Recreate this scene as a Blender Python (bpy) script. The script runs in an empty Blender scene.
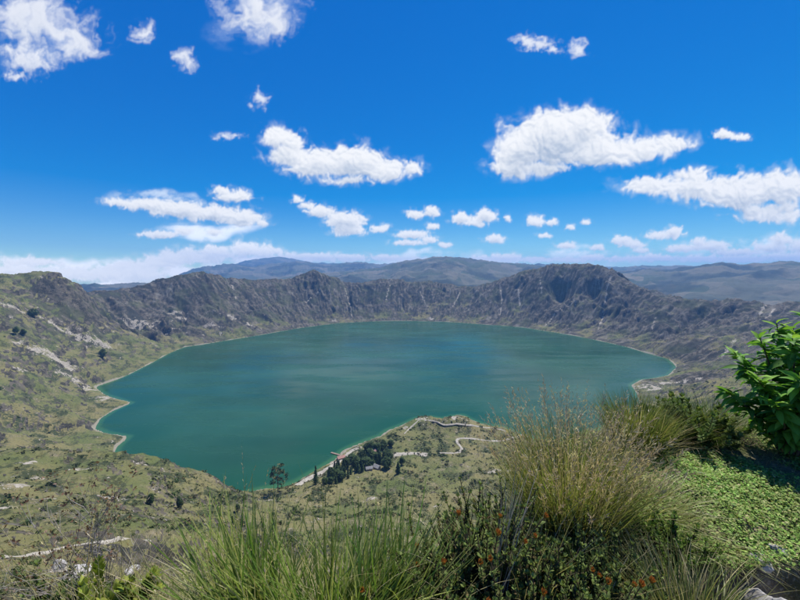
import bpy, bmesh, math, random
import numpy as np
from mathutils import Vector, Matrix, Euler

random.seed(7)
RNG = np.random.default_rng(11)
scene = bpy.context.scene
COL = scene.collection
R = math.radians

# ------------------------------------------------------------------ camera
CAMZ = 300.0          # eye height above the lake surface (m)
FPX = 350.0           # focal length in pixels of an 800-wide picture
HORIZ = 268.0         # eye level in the picture
PITCH = math.atan((300.0 - HORIZ) / FPX)
cam_data = bpy.data.cameras.new('camera')
cam = bpy.data.objects.new('camera', cam_data)
COL.objects.link(cam)
cam.location = (0, 0, CAMZ)
cam.rotation_euler = (math.pi / 2 - PITCH, 0, 0)
cam_data.sensor_width = 36.0
cam_data.lens = FPX / 800 * 36.0
cam_data.clip_start = 0.05
cam_data.clip_end = 60000.0
scene.camera = cam

# ------------------------------------------------------------------ sun, sky
SUN_EL, SUN_AZ = R(60), R(32)          # azimuth from forward (+Y) towards +X
sun_dir = Vector((math.cos(SUN_EL) * math.sin(SUN_AZ), math.cos(SUN_EL) * math.cos(SUN_AZ), math.sin(SUN_EL)))
sd = bpy.data.lights.new('sun', 'SUN')
sun = bpy.data.objects.new('sun', sd)
COL.objects.link(sun)
sd.energy = 5.0
sd.angle = R(0.53)
sd.color = (1.0, 0.95, 0.87)
sun.rotation_euler = sun_dir.to_track_quat('Z', 'Y').to_euler()

scene.view_settings.view_transform = 'Standard'
scene.view_settings.look = 'None'
scene.view_settings.gamma = 1.0
scene.view_settings.exposure = 0.4
scene.view_settings.use_curve_mapping = False
scene.cycles.use_denoising = True
scene.cycles.max_bounces = 6
scene.cycles.diffuse_bounces = 3
scene.cycles.glossy_bounces = 3
scene.cycles.transmission_bounces = 4
scene.cycles.transparent_max_bounces = 8
scene.cycles.volume_bounces = 0
scene.cycles.caustics_reflective = False
scene.cycles.caustics_refractive = False


class NT:
    """little helper to write node trees"""
    def __init__(self, tree):
        self.t = tree
    def n(self, typ, **kw):
        nd = self.t.nodes.new(typ)
        ins = kw.pop('ins', {})
        for k, v in kw.items():
            setattr(nd, k, v)
        for k, v in ins.items():
            if hasattr(v, 'is_output') or hasattr(v, 'links'):
                self.t.links.new(v, nd.inputs[k])
            else:
                nd.inputs[k].default_value = v
        return nd
    def math(self, op, a, b=None, c=None, clamp=False):
        nd = self.n('ShaderNodeMath', operation=op, use_clamp=clamp)
        for i, v in enumerate((a, b, c)):
            if v is None: continue
            if hasattr(v, 'links'): self.t.links.new(v, nd.inputs[i])
            else: nd.inputs[i].default_value = v
        return nd.outputs[0]
    def vmath(self, op, a, b=None, c=None, out=0):
        nd = self.n('ShaderNodeVectorMath', operation=op)
        for i, v in enumerate((a, b, c)):
            if v is None: continue
            if hasattr(v, 'links'): self.t.links.new(v, nd.inputs[i])
            elif isinstance(v, (int, float)): nd.inputs[i].default_value = (v, v, v)
            else: nd.inputs[i].default_value = v
        return nd.outputs[out]
    def mix(self, fac, a, b, mode='MIX'):
        nd = self.n('ShaderNodeMix', data_type='RGBA', blend_type=mode)
        for i, v in ((0, fac), (6, a), (7, b)):
            if hasattr(v, 'links'): self.t.links.new(v, nd.inputs[i])
            elif i == 0: nd.inputs[0].default_value = v
            else: nd.inputs[i].default_value = (*v[:3], 1)
        return nd.outputs[2]
    def ramp(self, fac, lo, hi, to0=0.0, to1=1.0, smooth=True):
        nd = self.n('ShaderNodeMapRange', interpolation_type='SMOOTHSTEP' if smooth else 'LINEAR')
        self.t.links.new(fac, nd.inputs[0])
        for i, v in ((1, lo), (2, hi), (3, to0), (4, to1)):
            if hasattr(v, 'links'): self.t.links.new(v, nd.inputs[i])
            else: nd.inputs[i].default_value = v
        return nd.outputs[0]
    def noise(self, vec, scale, detail=4, rough=0.55, dist=0.0, out=0, lac=2.0):
        nd = self.n('ShaderNodeTexNoise')
        nd.inputs['Scale'].default_value = scale
        nd.inputs['Detail'].default_value = detail
        nd.inputs['Roughness'].default_value = rough
        nd.inputs['Distortion'].default_value = dist
        nd.inputs['Lacunarity'].default_value = lac
        self.t.links.new(vec, nd.inputs['Vector'])
        return nd.outputs[out]
    def link(self, a, b):
        self.t.links.new(a, b)


def pix_dir(px, py):
    """world direction of a pixel of the 800x600 photograph"""
    u = (px - 400.0) / FPX
    v = (300.0 - py) / FPX
    c, s = math.cos(PITCH), math.sin(PITCH)
    return np.array([u, c + v * s, -s + v * c])


# clouds as seen in the photograph -> sky directions: (kind, [(centre x, centre y, half width, half height), ...])
CLOUDS = [
    ('heap', [(520, 152, 30, 24), (506, 168, 22, 11), (555, 142, 38, 30), (582, 128, 28, 20), (600, 152, 46, 20), (640, 150, 30, 14), (672, 144, 24, 10), (540, 168, 26, 9)]),
    ('heap', [(655, 186, 32, 11), (700, 190, 42, 16), (745, 196, 46, 20), (785, 190, 40, 20), (770, 216, 34, 11), (830, 195, 40, 22), (690, 176, 20, 8)]),
    ('heap', [(724, 135, 12, 5), (740, 138, 10, 4)]),
    ('heap', [(280, 140, 20, 13), (290, 156, 24, 12), (320, 166, 36, 15), (354, 164, 34, 19), (384, 172, 28, 12), (412, 169, 13, 9), (345, 181, 28, 6)]),
    ('heap', [(320, 212, 16, 7), (345, 222, 22, 11), (348, 231, 18, 7), (380, 229, 10, 5), (298, 200, 7, 5), (307, 206, 8, 4)]),
    ('heap', [(120, 202, 18, 4), (150, 206, 28, 8), (180, 211, 30, 10), (212, 215, 32, 10), (240, 219, 26, 10), (234, 197, 20, 7), (222, 191, 10, 5), (262, 223, 9, 5)]),
    ('heap', [(160, 235, 20, 5), (184, 232, 10, 4)]), ('heap', [(214, 233, 9, 4)]),
    ('wisp', [(40, 22, 36, 24), (14, 14, 28, 22), (68, 40, 26, 16), (84, 50, 14, 9)]), ('wisp', [(30, 60, 26, 11), (44, 66, 12, 6), (10, 52, 10, 6)]), ('wisp', [(16, 76, 12, 4)]),
    ('wisp', [(258, 10, 30, 15), (272, 26, 20, 13), (244, 18, 14, 12)]), ('wisp', [(184, 56, 9, 8), (190, 64, 6, 6)]), ('wisp', [(144, 32, 10, 9)]), ('wisp', [(259, 98, 9, 7)]), ('wisp', [(228, 136, 14, 3)]),
    ('wisp', [(536, 43, 18, 6), (555, 50, 8, 4), (524, 40, 8, 5)]), ('wisp', [(578, 49, 8, 7)]),
    ('heap', [(415, 215, 10, 6), (432, 213, 8, 6)]), ('heap', [(412, 235, 18, 5), (408, 243, 18, 4), (430, 240, 10, 4)]), ('heap', [(432, 227, 8, 4)]), ('heap', [(445, 245, 8, 4)]),
    ('heap', [(462, 219, 13, 7), (486, 217, 11, 8), (474, 224, 12, 5)]), ('heap', [(495, 240, 11, 5)]), ('heap', [(508, 219, 4, 4)]),
    ('heap', [(535, 222, 9, 7)]), ('heap', [(552, 223, 6, 4)]), ('heap', [(544, 236, 8, 3)]), ('heap', [(570, 228, 5, 3)]), ('heap', [(586, 223, 5, 4)]), ('heap', [(566, 246, 11, 4)]), ('heap', [(597, 248, 8, 4)]),
    ('heap', [(622, 241, 12, 6), (634, 245, 14, 5)]), ('heap', [(660, 236, 14, 5), (673, 234, 11, 7)]), ('heap', [(642, 251, 10, 3)]),
    ('heap', [(682, 249, 18, 5), (712, 247, 22, 6), (700, 242, 8, 5), (736, 253, 26, 5)]), ('heap', [(772, 248, 22, 7), (782, 240, 14, 7), (806, 248, 24, 9)]), ('heap', [(830, 235, 20, 6)]),
    # low banks over the mountains
    ('bank', [(150, 264, 26, 8), (168, 258, 18, 8), (190, 255, 20, 9), (215, 254, 22, 9), (246, 249, 20, 9), (266, 252, 16, 7), (290, 258, 26, 5), (122, 268, 26, 7)]),
    ('bank', [(322, 257, 22, 5), (350, 258, 20, 5), (385, 258, 20, 4), (415, 260, 20, 3)]), ('bank', [(505, 258, 20, 5), (482, 260, 16, 4), (540, 260, 20, 3)]), 
    ('bank', [(572, 260, 20, 3), (592, 258, 14, 4), (622, 259, 26, 3), (655, 258, 30, 4), (700, 259, 30, 4), (740, 259, 40, 4), (790, 257, 30, 5)]),
    ('bank', [(10, 272, 46, 8), (60, 274, 40, 8), (100, 276, 36, 8), (140, 274, 34, 9), (30, 262, 40, 5), (-50, 266, 50, 10)]),
]
# veils: soft translucent cloud
VEILS = [(-40, 292, 160, 22), (120, 290, 110, 14), (20, 270, 80, 16), (110, 273, 90, 16), (190, 268, 70, 18), (240, 262, 60, 10), (-60, 262, 90, 16),
         (160, 200, 60, 8), (220, 228, 60, 10), (34, 40, 46, 28), (600, 258, 170, 8), (760, 246, 80, 14), (400, 262, 140, 6), (255, 20, 40, 26)]

world = bpy.data.worlds.new('World')
scene.world = world
world.use_nodes = True
wt = world.node_tree
wt.nodes.clear()
W = NT(wt)
sky = W.n('ShaderNodeTexSky', sky_type='NISHITA')
sky.sun_disc = False
sky.sun_elevation = SUN_EL
sky.sun_rotation = SUN_AZ
sky.altitude = 3900
sky.air_density = 1.0
sky.dust_density = 0.35
sky.ozone_density = 2.4


skyc = W.n('ShaderNodeHueSaturation', ins={'Hue': 0.5055, 'Saturation': 1.50, 'Value': 1.40})
W.link(sky.outputs[0], skyc.inputs['Color'])
# the camera's response to the very bright low sky: gentler rise of blue and green towards the horizon
ssp = W.n('ShaderNodeSeparateColor'); W.link(skyc.outputs[0], ssp.inputs[0])
scb = W.n('ShaderNodeCombineColor')
for i_, (p_, k_) in enumerate(((0.8, 0.55), (0.84, 0.71), (0.46, 0.75))):
    W.link(W.math('MULTIPLY', W.math('POWER', W.math('MULTIPLY', ssp.outputs[i_], 0.1254), p_), k_ * 7.98), scb.inputs[i_])
bg = W.n('ShaderNodeBackground')
W.link(scb.outputs[0], bg.inputs[0])
bg.inputs[1].default_value = 0.095
wo = W.n('ShaderNodeOutputWorld')
W.link(bg.outputs[0], wo.inputs[0])
world.cycles.sampling_method = 'MANUAL'
world.cycles.sample_map_resolution = 512

# ------------------------------------------------------------------ helpers
def tag(o, label=None, cat=None, group=None, kind=None):
    if label: o['label'] = label
    if cat: o['category'] = cat
    if group: o['group'] = group
    if kind: o['kind'] = kind
    return o


def mk_mesh(name, verts, faces, mat=None, attrs=None, smooth=True):
    """faces: int array (n,3) or (n,4), or a list of such arrays"""
    me = bpy.data.meshes.new(name)
    verts = np.asarray(verts, dtype=np.float32)
    if isinstance(faces, np.ndarray): faces = [faces]
    faces = [np.asarray(f, dtype=np.int32) for f in faces if len(f)]
    nl = sum(f.size for f in faces); nf = sum(len(f) for f in faces)
    me.vertices.add(len(verts)); me.vertices.foreach_set('co', verts.ravel())
    me.loops.add(nl); me.loops.foreach_set('vertex_index', np.concatenate([f.ravel() for f in faces]))
    starts, s = [], 0
    for f in faces:
        k = f.shape[1]
        starts.append(np.arange(len(f), dtype=np.int32) * k + s); s += f.size
    me.polygons.add(nf); me.polygons.foreach_set('loop_start', np.concatenate(starts))
    me.polygons.foreach_set('use_smooth', np.full(nf, smooth, dtype=bool))
    me.update(calc_edges=True)
    if attrs:
        for k, a in attrs.items():
            a = np.asarray(a, dtype=np.float32)
            if a.ndim == 1:
                at = me.attributes.new(k, 'FLOAT', 'POINT'); at.data.foreach_set('value', a)
            else:
                if a.shape[1] == 3: a = np.concatenate([a, np.ones((len(a), 1), np.float32)], 1)
                at = me.attributes.new(k, 'FLOAT_COLOR', 'POINT'); at.data.foreach_set('color', a.ravel())
    if mat: me.materials.append(mat)
    return me


def obj(name, me, parent=None, loc=None):
    o = bpy.data.objects.new(name, me)
    COL.objects.link(o)
    if parent: o.parent = parent
    if loc is not None: o.location = loc
    return o


def empty(name, loc):
    o = bpy.data.objects.new(name, None)
    o.empty_display_size = 0.2
    COL.objects.link(o)
    o.location = loc
    return o


def copy_tree(o, parent=None):
    c = o.copy(); COL.objects.link(c); c.parent = parent
    for ch in o.children: copy_tree(ch, c)
    return c


_g = np.random.default_rng(5)
_perm = _g.permutation(4096).astype(np.int32)
_ga = _g.uniform(0, 2 * math.pi, 4096)
_GX = np.cos(_ga).astype(np.float32) * 1.5; _GY = np.sin(_ga).astype(np.float32) * 1.5


def perlin(x, y, seed=0):
    x = np.asarray(x, dtype=np.float64); y = np.asarray(y, dtype=np.float64)
    ix, iy = np.floor(x), np.floor(y)
    fx, fy = (x - ix).astype(np.float32), (y - iy).astype(np.float32)
    ix = (ix.astype(np.int32) + seed * 131) & 4095; iy = (iy.astype(np.int32) + seed * 57) & 4095
    ux = fx * fx * fx * (fx * (fx * 6 - 15) + 10); uy = fy * fy * fy * (fy * (fy * 6 - 15) + 10)
    p0 = _perm[ix]; p1 = _perm[(ix + 1) & 4095]
    def g(p, dx, dy):
        h = _perm[(p + iy + dy) & 4095]
        return _GX[h] * (fx - dx) + _GY[h] * (fy - dy)
    a = g(p0, 0, 0); b = g(p1, 1, 0); c = g(p0, 0, 1); d = g(p1, 1, 1)
    t = a + (b - a) * ux
    return t + (c + (d - c) * ux - t) * uy


def fbm(x, y, octv=4, seed=0, gain=0.5):
    s, a, f = 0, 1.0, 1.0
    for i in range(octv):
        s = s + a * perlin(x * f + 17.3 * i, y * f - 9.1 * i, seed + i); a *= gain; f *= 2.03
    return s


def ridged(x, y, octv=3, seed=0, gain=0.5):
    s, a, f, t = 0, 1.0, 1.0, 0
    for i in range(octv):
        s = s + a * (1 - np.abs(perlin(x * f + 5.7 * i, y * f + 3.3 * i, seed + i)) * 1.6); t += a; a *= gain; f *= 2.1
    return s / t


def sst(x, a, b):
    t = np.clip((x - a) / (b - a), 0, 1)
    return t * t * (3 - 2 * t)


# ------------------------------------------------------------------ landform
K = CAMZ / 370.0


def P(px, py, D):
    d = pix_dir(px, py)
    t = D * K / d[1]
    return np.array([d[0] * t, d[1] * t, CAMZ + d[2] * t])


def Wp(px, py, z=0.0):
    d = pix_dir(px, py)
    t = (z - CAMZ) / d[2]
    return np.array([d[0] * t, d[1] * t, z])


SHORE_PX = [(410, 321), (385, 321), (340, 323), (300, 328), (255, 336), (230, 340), (200, 345), (185, 347), (170, 353), (150, 364), (130, 374),
            (113, 381), (96, 387), (106, 395), (131, 403), (115, 410), (100, 419), (95, 428), (106, 433), (128, 437), (118, 446), (112, 457),
            (116, 474), (145, 490), (180, 500), (215, 501), (243, 494), (262, 489), (290, 485), (303, 478), (318, 469), (334, 460), (342, 451),
            (352, 446), (368, 440), (380, 436), (388, 430), (402, 425), (417, 418), (432, 417), (444, 419), (452, 416), (463, 415), (472, 420),
            (487, 425), (503, 427), (520, 434), (536, 439), (560, 441), (590, 434), (620, 420), (640, 407), (637, 395), (631, 385), (640, 380),
            (655, 378), (668, 375), (676, 367), (668, 359), (650, 354), (630, 348), (600, 341), (570, 335), (545, 331), (520, 327), (490, 325), (450, 322)]
shore = np.array([Wp(*p)[:2] for p in SHORE_PX])
LC = np.array([0.0, 1350 * K])           # lake centre


def closed_resample(poly, step):
    q = np.vstack([poly, poly[:1]])
    seg = np.hypot(*np.diff(q, axis=0).T); s = np.r_[0, np.cumsum(seg)]
    t = np.arange(0, s[-1], step)
    return np.c_[np.interp(t, s, q[:, 0]), np.interp(t, s, q[:, 1])]


area = 0.5 * np.sum(shore[:, 0] * np.roll(shore[:, 1], -1) - np.roll(shore[:, 0], -1) * shore[:, 1])
CREST = [(-140, 268, 900), (-60, 271, 1080), (0, 275, 1300), (30, 274, 1360), (60, 273, 1420), (78, 281, 1560), (95, 291, 1900), (130, 288, 2050), (160, 280, 2150), (190, 274, 2230), (205, 273, 2300),
         (235, 278, 2480), (270, 279, 2650), (300, 276, 2760), (315, 271, 2800), (335, 277, 2860), (352, 282, 2900), (380, 279, 2940), (400, 279, 2950), (425, 281, 2960),
         (450, 284, 2930), (480, 285, 2860), (500, 279, 2780), (522, 272, 2680), (545, 267, 2580), (560, 265, 2540), (575, 263, 2500), (598, 266, 2400), (612, 272, 2320),
         (630, 281, 2220), (648, 291, 2100), (672, 298, 1980), (700, 299, 1900), (735, 299, 1820), (800, 302, 1640), (880, 300, 1300), (960, 285, 950)]
crest = np.array([P(*c) for c in CREST])
ctrl = [(*p, 0.0) for p in shore]
# lake bed just inside the shore
nx = np.roll(shore, -1, 0) - np.roll(shore, 1, 0)
nrm = np.c_[-nx[:, 1], nx[:, 0]] / np.linalg.norm(nx, axis=1)[:, None] * (1 if area > 0 else -1)
for p, n in zip(shore, nrm):
    ctrl.append((*(p + n * 26), -14.0))
for a in np.linspace(0, 2 * math.pi, 12, endpoint=False):
    ctrl.append((LC[0] + 280 * math.cos(a), LC[1] + 60 + 280 * math.sin(a), -70))
for c in crest:
    ctrl.append(tuple(c))
    d = c[:2] - LC; d /= np.linalg.norm(d)
    ctrl.append((c[0] + d[0] * 230, c[1] + d[1] * 230, c[2] - 75))
    ctrl.append((c[0] + d[0] * 650, c[1] + d[1] * 650, c[2] * 0.6 - 20))
# inner walls of the far rim: steep upper half, gentler apron
for c in crest[7:-3]:
    dd = np.hypot(*(shore - c[:2]).T); s_ = shore[dd.argmin()]
    for t, h in ((0.25, 0.14), (0.5, 0.40), (0.75, 0.72)):
        q = s_ + (c[:2] - s_) * t
        ctrl.append((*q, c[2] * h))
MID = [  # photo pixel + forward distance of points on the near and side slopes
    (0, 300, 1150), (0, 330, 1000), (0, 365, 850), (0, 400, 720), (0, 432, 620), (-120, 330, 800), (-120, 400, 560),
    (50, 300, 1330), (50, 330, 1200), (60, 360, 1060), (50, 400, 850), (50, 430, 720), (100, 320, 1560), (140, 330, 1760), (90, 345, 1300), (80, 420, 770),
    # bench below the viewpoint, left
    (0, 452, 430), (50, 452, 440), (110, 456, 450), (150, 459, 455), (185, 466, 462), (215, 478, 470), (235, 490, 480),
    (0, 480, 300), (60, 482, 310), (120, 485, 330), (180, 492, 360), (0, 520, 190), (80, 522, 200), (160, 520, 230), (230, 515, 330),
    (0, 555, 110), (80, 552, 125), (150, 547, 140), (0, 600, 62), (100, 600, 70), (200, 570, 130), (200, 610, 66), (-150, 470, 300), (-150, 560, 90),
    (265, 500, 470), (290, 495, 480), (320, 485, 505), (300, 530, 300), (300, 570, 170), (300, 610, 80),
    (345, 475, 560), (375, 470, 590), (360, 500, 440), (400, 490, 480),
    # peninsula
    (424, 419, 785), (444, 419, 785), (462, 417, 795), (405, 430, 765),
    (360, 452, 680), (390, 447, 700), (400, 435, 750), (465, 437, 735), (440, 434, 745), (500, 432, 755), (520, 440, 715),
    (420, 452, 670), (440, 462, 615), (430, 478, 530), (470, 455, 640), (510, 452, 640), (480, 475, 520), (530, 460, 580), (530, 480, 450),
    (440, 498, 420), (480, 497, 410), (440, 512, 365), (400, 520, 330), (480, 512, 355), (450, 540, 250), (400, 570, 160), (450, 600, 85), (520, 520, 270),
    (540, 600, 70), (560, 500, 330), (600, 470, 430), (600, 520, 180),
    # right wall and the slope under the viewpoint
    (640, 388, 1090), (665, 390, 1020), (660, 405, 860), (690, 385, 900), (700, 365, 1180), (690, 340, 1430), (660, 345, 1500), (720, 335, 1500), (740, 355, 1160),
    (760, 318, 1620), (800, 330, 1300), (800, 360, 900), (720, 390, 720), (800, 400, 500), (700, 420, 450), (660, 440, 420), (760, 440, 250), (700, 480, 130),
    (620, 450, 560), (660, 320, 1780), (620, 305, 1980),
    (600, 300, 2230), (560, 300, 2370), (880, 380, 500), (880, 450, 160),
]
for m in MID: ctrl.append(tuple(P(*m)))
# the rim we stand on
for (x, y, z) in [(0, 0, 298.2), (-60, -25, 298), (-200, -60, 300), (-420, -40, 304), (-600, 120, 306), (60, 0, 299), (200, 20, 302), (420, 60, 306), (640, 200, 300),
                  (0, -60, 285), (0, -300, 200), (-400, -400, 190), (400, -400, 190), (0, -700, 120), (-900, -200, 190), (900, -100, 190), (12, 8, 292.5), (-12, 8, 291), (0, 12, 288.5), (25, 12, 291)]:
    ctrl.append((x, y, z))
ctrl = np.array(ctrl)
# drop near duplicates
keep = []
for i, c in enumerate(ctrl):
    if all(np.hypot(c[0] - ctrl[j][0], c[1] - ctrl[j][1]) > 4.0 for j in keep): keep.append(i)
ctrl = ctrl[keep]
RC = 14.0


def rbf_fit(p):
    d = np.hypot(p[:, None, 0] - p[None, :, 0], p[:, None, 1] - p[None, :, 1])
    A = np.sqrt(d * d + RC * RC)
    n = len(p)
    M = np.zeros((n + 1, n + 1)); M[:n, :n] = A; M[:n, n] = 1; M[n, :n] = 1
    return np.linalg.solve(M, np.r_[p[:, 2], 0])


RW = rbf_fit(ctrl)


def rbf(x, y):
    x = np.asarray(x, np.float32).ravel(); y = np.asarray(y, np.float32).ravel()
    out = np.empty(len(x), np.float64)
    cx = ctrl[:, 0].astype(np.float32); cy = ctrl[:, 1].astype(np.float32); w = RW[:-1].astype(np.float64)
    for i in range(0, len(x), 20000):
        d = (x[i:i + 20000, None] - cx) ** 2 + (y[i:i + 20000, None] - cy) ** 2
        out[i:i + 20000] = np.sqrt(d + RC * RC).astype(np.float64) @ w + RW[-1]
    return out


GX0, GX1, GY0, GY1, GS = -2700, 2700, -1000, 3300, 10.0
gx = np.arange(GX0, GX1 + 1, GS); gy = np.arange(GY0, GY1 + 1, GS)
GXX, GYY = np.meshgrid(gx, gy)
HG = rbf(GXX, GYY).reshape(GXX.shape)


def seg_dist(x, y, poly, closed=True):
    """distance to a polyline"""
    x = np.asarray(x, np.float32).ravel(); y = np.asarray(y, np.float32).ravel()
    best = np.full(len(x), 1e9, np.float32)
    n = len(poly)
    for i in range(n if closed else n - 1):
        a = poly[i]; b = poly[(i + 1) % n]; ab = b - a; L = max(float(ab @ ab), 1e-6)
        t = np.clip(((x - a[0]) * ab[0] + (y - a[1]) * ab[1]) / L, 0, 1)
        best = np.minimum(best, (x - a[0] - t * ab[0]) ** 2 + (y - a[1] - t * ab[1]) ** 2)
    return np.sqrt(best)


def in_poly(x, y, poly):
    x = np.asarray(x).ravel(); y = np.asarray(y).ravel()
    ins = np.zeros(len(x), bool); n = len(poly)
    for i in range(n):
        (x0, y0), (x1, y1) = poly[i], poly[(i + 1) % n]
        c = (y0 > y) != (y1 > y)
        if y1 != y0: ins ^= c & (x < (x1 - x0) * (y - y0) / (y1 - y0) + x0)
    return ins


SDG = seg_dist(GXX, GYY, shore).reshape(GXX.shape)
SGN = np.where(in_poly(GXX, GYY, shore), -1.0, 1.0).reshape(GXX.shape) * SDG      # signed: water < 0
CDG = seg_dist(GXX, GYY, crest[:, :2], closed=False).reshape(GXX.shape)


def glook(G, x, y):
    fx = np.clip((np.asarray(x) - GX0) / GS, 0, len(gx) - 1.001); fy = np.clip((np.asarray(y) - GY0) / GS, 0, len(gy) - 1.001)
    ix = fx.astype(int); iy = fy.astype(int); fx = fx - ix; fy = fy - iy
    return (G[iy, ix] * (1 - fx) + G[iy, ix + 1] * fx) * (1 - fy) + (G[iy + 1, ix] * (1 - fx) + G[iy + 1, ix + 1] * fx) * fy


def slope_of(px, py):
    d = pix_dir(px, py)
    return math.atan2(d[0], d[1]), d[2] / math.hypot(d[0], d[1])


def skyline(pts):
    a = [slope_of(*p) for p in pts]
    return np.array([q[0] for q in a]), np.array([q[1] for q in a])


SK1 = skyline([(-300, 262), (-100, 282), (60, 284), (180, 284), (300, 276), (360, 270), (385, 266), (405, 261), (425, 258), (445, 256.5), (465, 258), (490, 262), (520, 264), (545, 266), (570, 270), (600, 272),
               (625, 271), (650, 269), (680, 268), (700, 266), (722, 263), (740, 265), (765, 263), (780, 261), (800, 262), (830, 259), (900, 262), (1100, 255)])
SK2 = skyline([(-300, 270), (0, 284), (90, 285), (150, 283), (176, 276), (190, 270), (205, 266), (230, 264), (255, 266), (275, 263), (300, 261), (330, 265), (355, 262), (380, 264), (420, 262), (480, 262), (530, 264),
               (570, 264), (610, 268), (640, 266), (680, 266), (720, 266), (760, 264), (800, 266), (1100, 262)])
SK3 = skyline([(-300, 280), (180, 282), (215, 268), (245, 261), (262, 257.5), (275, 255.5), (288, 258), (310, 262), (345, 264), (400, 266), (1100, 268)])


def far_height(x, y):
    r = np.hypot(x, y); az = np.arctan2(x, y)
    base = 70 + 70 * fbm(x / 1500, y / 1500, 4, 31) + 60 * ridged(x / 700, y / 700, 4, 41) - 40
    left = sst(-az, 0.42, 0.62)
    base = base * (1 - left) + left * (-160 + 50 * fbm(x / 900, y / 900, 3, 77))
    h = base
    for (sk, D, wn, wf, amp, sd_) in ((SK1, 5800, 1700, 1300, 60, 5), (SK2, 8900, 1600, 1300, 80, 15), (SK3, 12000, 1000, 700, 60, 25)):
        top = CAMZ + np.interp(az, sk[0], sk[1]) * D
        dr = r - D - 300 * fbm(az * 9, r / 3000, 3, 61 + sd_)
        w = np.where(dr < 0, np.exp(-(dr / wn) ** 2), np.exp(-(dr / wf) ** 2))
        dn = amp * (ridged(x / 640 + sd_, y / 640, 5, 51 + sd_, 0.58) - 0.70) * 4.6
        h = np.maximum(h, base + (top - base) * w + dn * w * (1 - 0.72 * w))
    return h


def near_height(x, y):
    """the ledge the photographer stands on (metres around the camera)"""
    edge = 1.42 + 1.88 * sst(x, -0.1, 2.1) + 0.5 * sst(x, 2.6, 4.0) + 0.12 * perlin(x * 1.7, y * 0 + 3.1, 3)
    drop = np.maximum(0, y - edge)
    z = CAMZ - 1.58 - drop * 0.98 - 0.25 * sst(drop, 0, 0.6)
    z = z - 0.10 * sst(-x, 0.2, 2.0) * sst(y, 0.2, 1.8)
    # hollow with stones in front of the lawn
    hol = sst(x, 1.24, 1.40) * (1 - sst(y, 1.66 - 0.03 * x, 1.80 - 0.03 * x)) * (1 - sst(x, 3.2, 3.6)) * sst(y, 1.42, 1.52)
    z = z - 0.42 * hol
    z = z + 0.05 * sst(x, 1.0, 1.6) * sst(y, 1.75, 2.1) * (1 - sst(y, 3.0, 3.4))
    z = z + 0.035 * fbm(x * 1.6, y * 1.6, 3, 8) + 0.012 * fbm(x * 7, y * 7, 2, 9)
    return z


def crater_height(x, y):
    r = np.hypot(x, y)
    h = glook(HG, x, y)
    sd_ = glook(SDG, x, y); cd = glook(CDG, x, y)
    land = sst(h, -2, 22)
    # gullies and ribs running down towards the lake
    dx = x - LC[0]; dy = y - LC[1]; rho = np.hypot(dx, dy); th = np.arctan2(dy, dx)
    wx = 46 * fbm(x / 190, y / 190, 3, 3); w2_ = 16 * fbm(x / 60, y / 60, 3, 4)
    am1 = 0.25 + 1.5 * sst(fbm(x / 230, y / 230, 2, 6), -0.5, 0.6); am2 = 0.2 + 1.7 * sst(fbm(x / 120, y / 120, 2, 7), -0.5, 0.6)
    sarc = th * 950
    g = ridged((sarc + wx) / 150, rho / 900, 2, 21) - 0.62
    g2 = ridged((sarc + wx * 0.9 + w2_) / 58, rho / 620, 2, 23) - 0.62
    g3 = ridged((sarc + wx * 0.6 + w2_) / 23, rho / 260, 3, 25) - 0.62
    t = sd_ / (sd_ + cd + 1)
    farw = sst(y, 900, 1500) * 0.75 + 0.25 + 0.25 * sst(x, 350, 700) * sst(y, 350, 700)
    wall = land * sst(r, 140, 480) * np.clip(1.6 * t * (1.35 - t) , 0, 1) * (1 - 0.55 * sst(t, 0.82, 1.0))
    h = h + wall * farw * (40 * g + 34 * g2 * am1 + 14 * g3 * am2)
    # near slopes and peninsula: lumpy
    rr = sst(r, 20, 160)
    lump = land * rr
    h = h + lump * (1 - 0.3 * farw) * (6.0 * fbm(x / 75, y / 75, 4, 71) + 5.0 * (ridged(x / 34, y / 28, 4, 75, 0.55) - .6))
    h = h + land * farw * sst(r, 500, 900) * (4.0 * fbm(x / 36, y / 36, 4, 81, 0.55) + 5.5 * (ridged(x / 48, y / 48, 4, 83, 0.55) - 0.62))
    h = h + land * sst(r, 450, 800) * (1.7 * fbm(x / 13, y / 13, 3, 87, 0.6) + 2.6 * (ridged(x / 22, y / 22, 3, 89, 0.6) - 0.62))
    # broken cliff bands
    m = sst(fbm(x / 120, y / 120, 3, 91), -0.05, 0.45) * land * sst(r, 220, 420) * (1 - 0.85 * sst(y, 1150, 1500)) * (1 - 0.6 * sst(x, 250, 500))
    st = 24.0
    q = (h + 9 * fbm(x / 70, y / 70, 3, 95)) / st
    fr = q - np.floor(q)
    h = h + m * 0.62 * st * (sst(fr, 0.55, 0.95) - fr)
    # fine
    h = h + rr * (0.9 * fbm(x / 11, y / 11, 3, 101) + sst(r, 10, 60) * 0.12 * fbm(x / 2.3, y / 2.3, 2, 103))
    # the waterline stays where it is
    sg = glook(SGN, x, y)
    nearw = (sd_ < 400) & (r < 2600)
    lo = np.where(sg > 0, np.minimum(0.16 * sg, 5.0), -1e9); hi = np.where(sg < 0, -np.minimum(0.2 * -sg, 8.0), 1e9)
    h = np.where(nearw, np.minimum(np.maximum(h, lo), hi), h)
    return h


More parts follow.
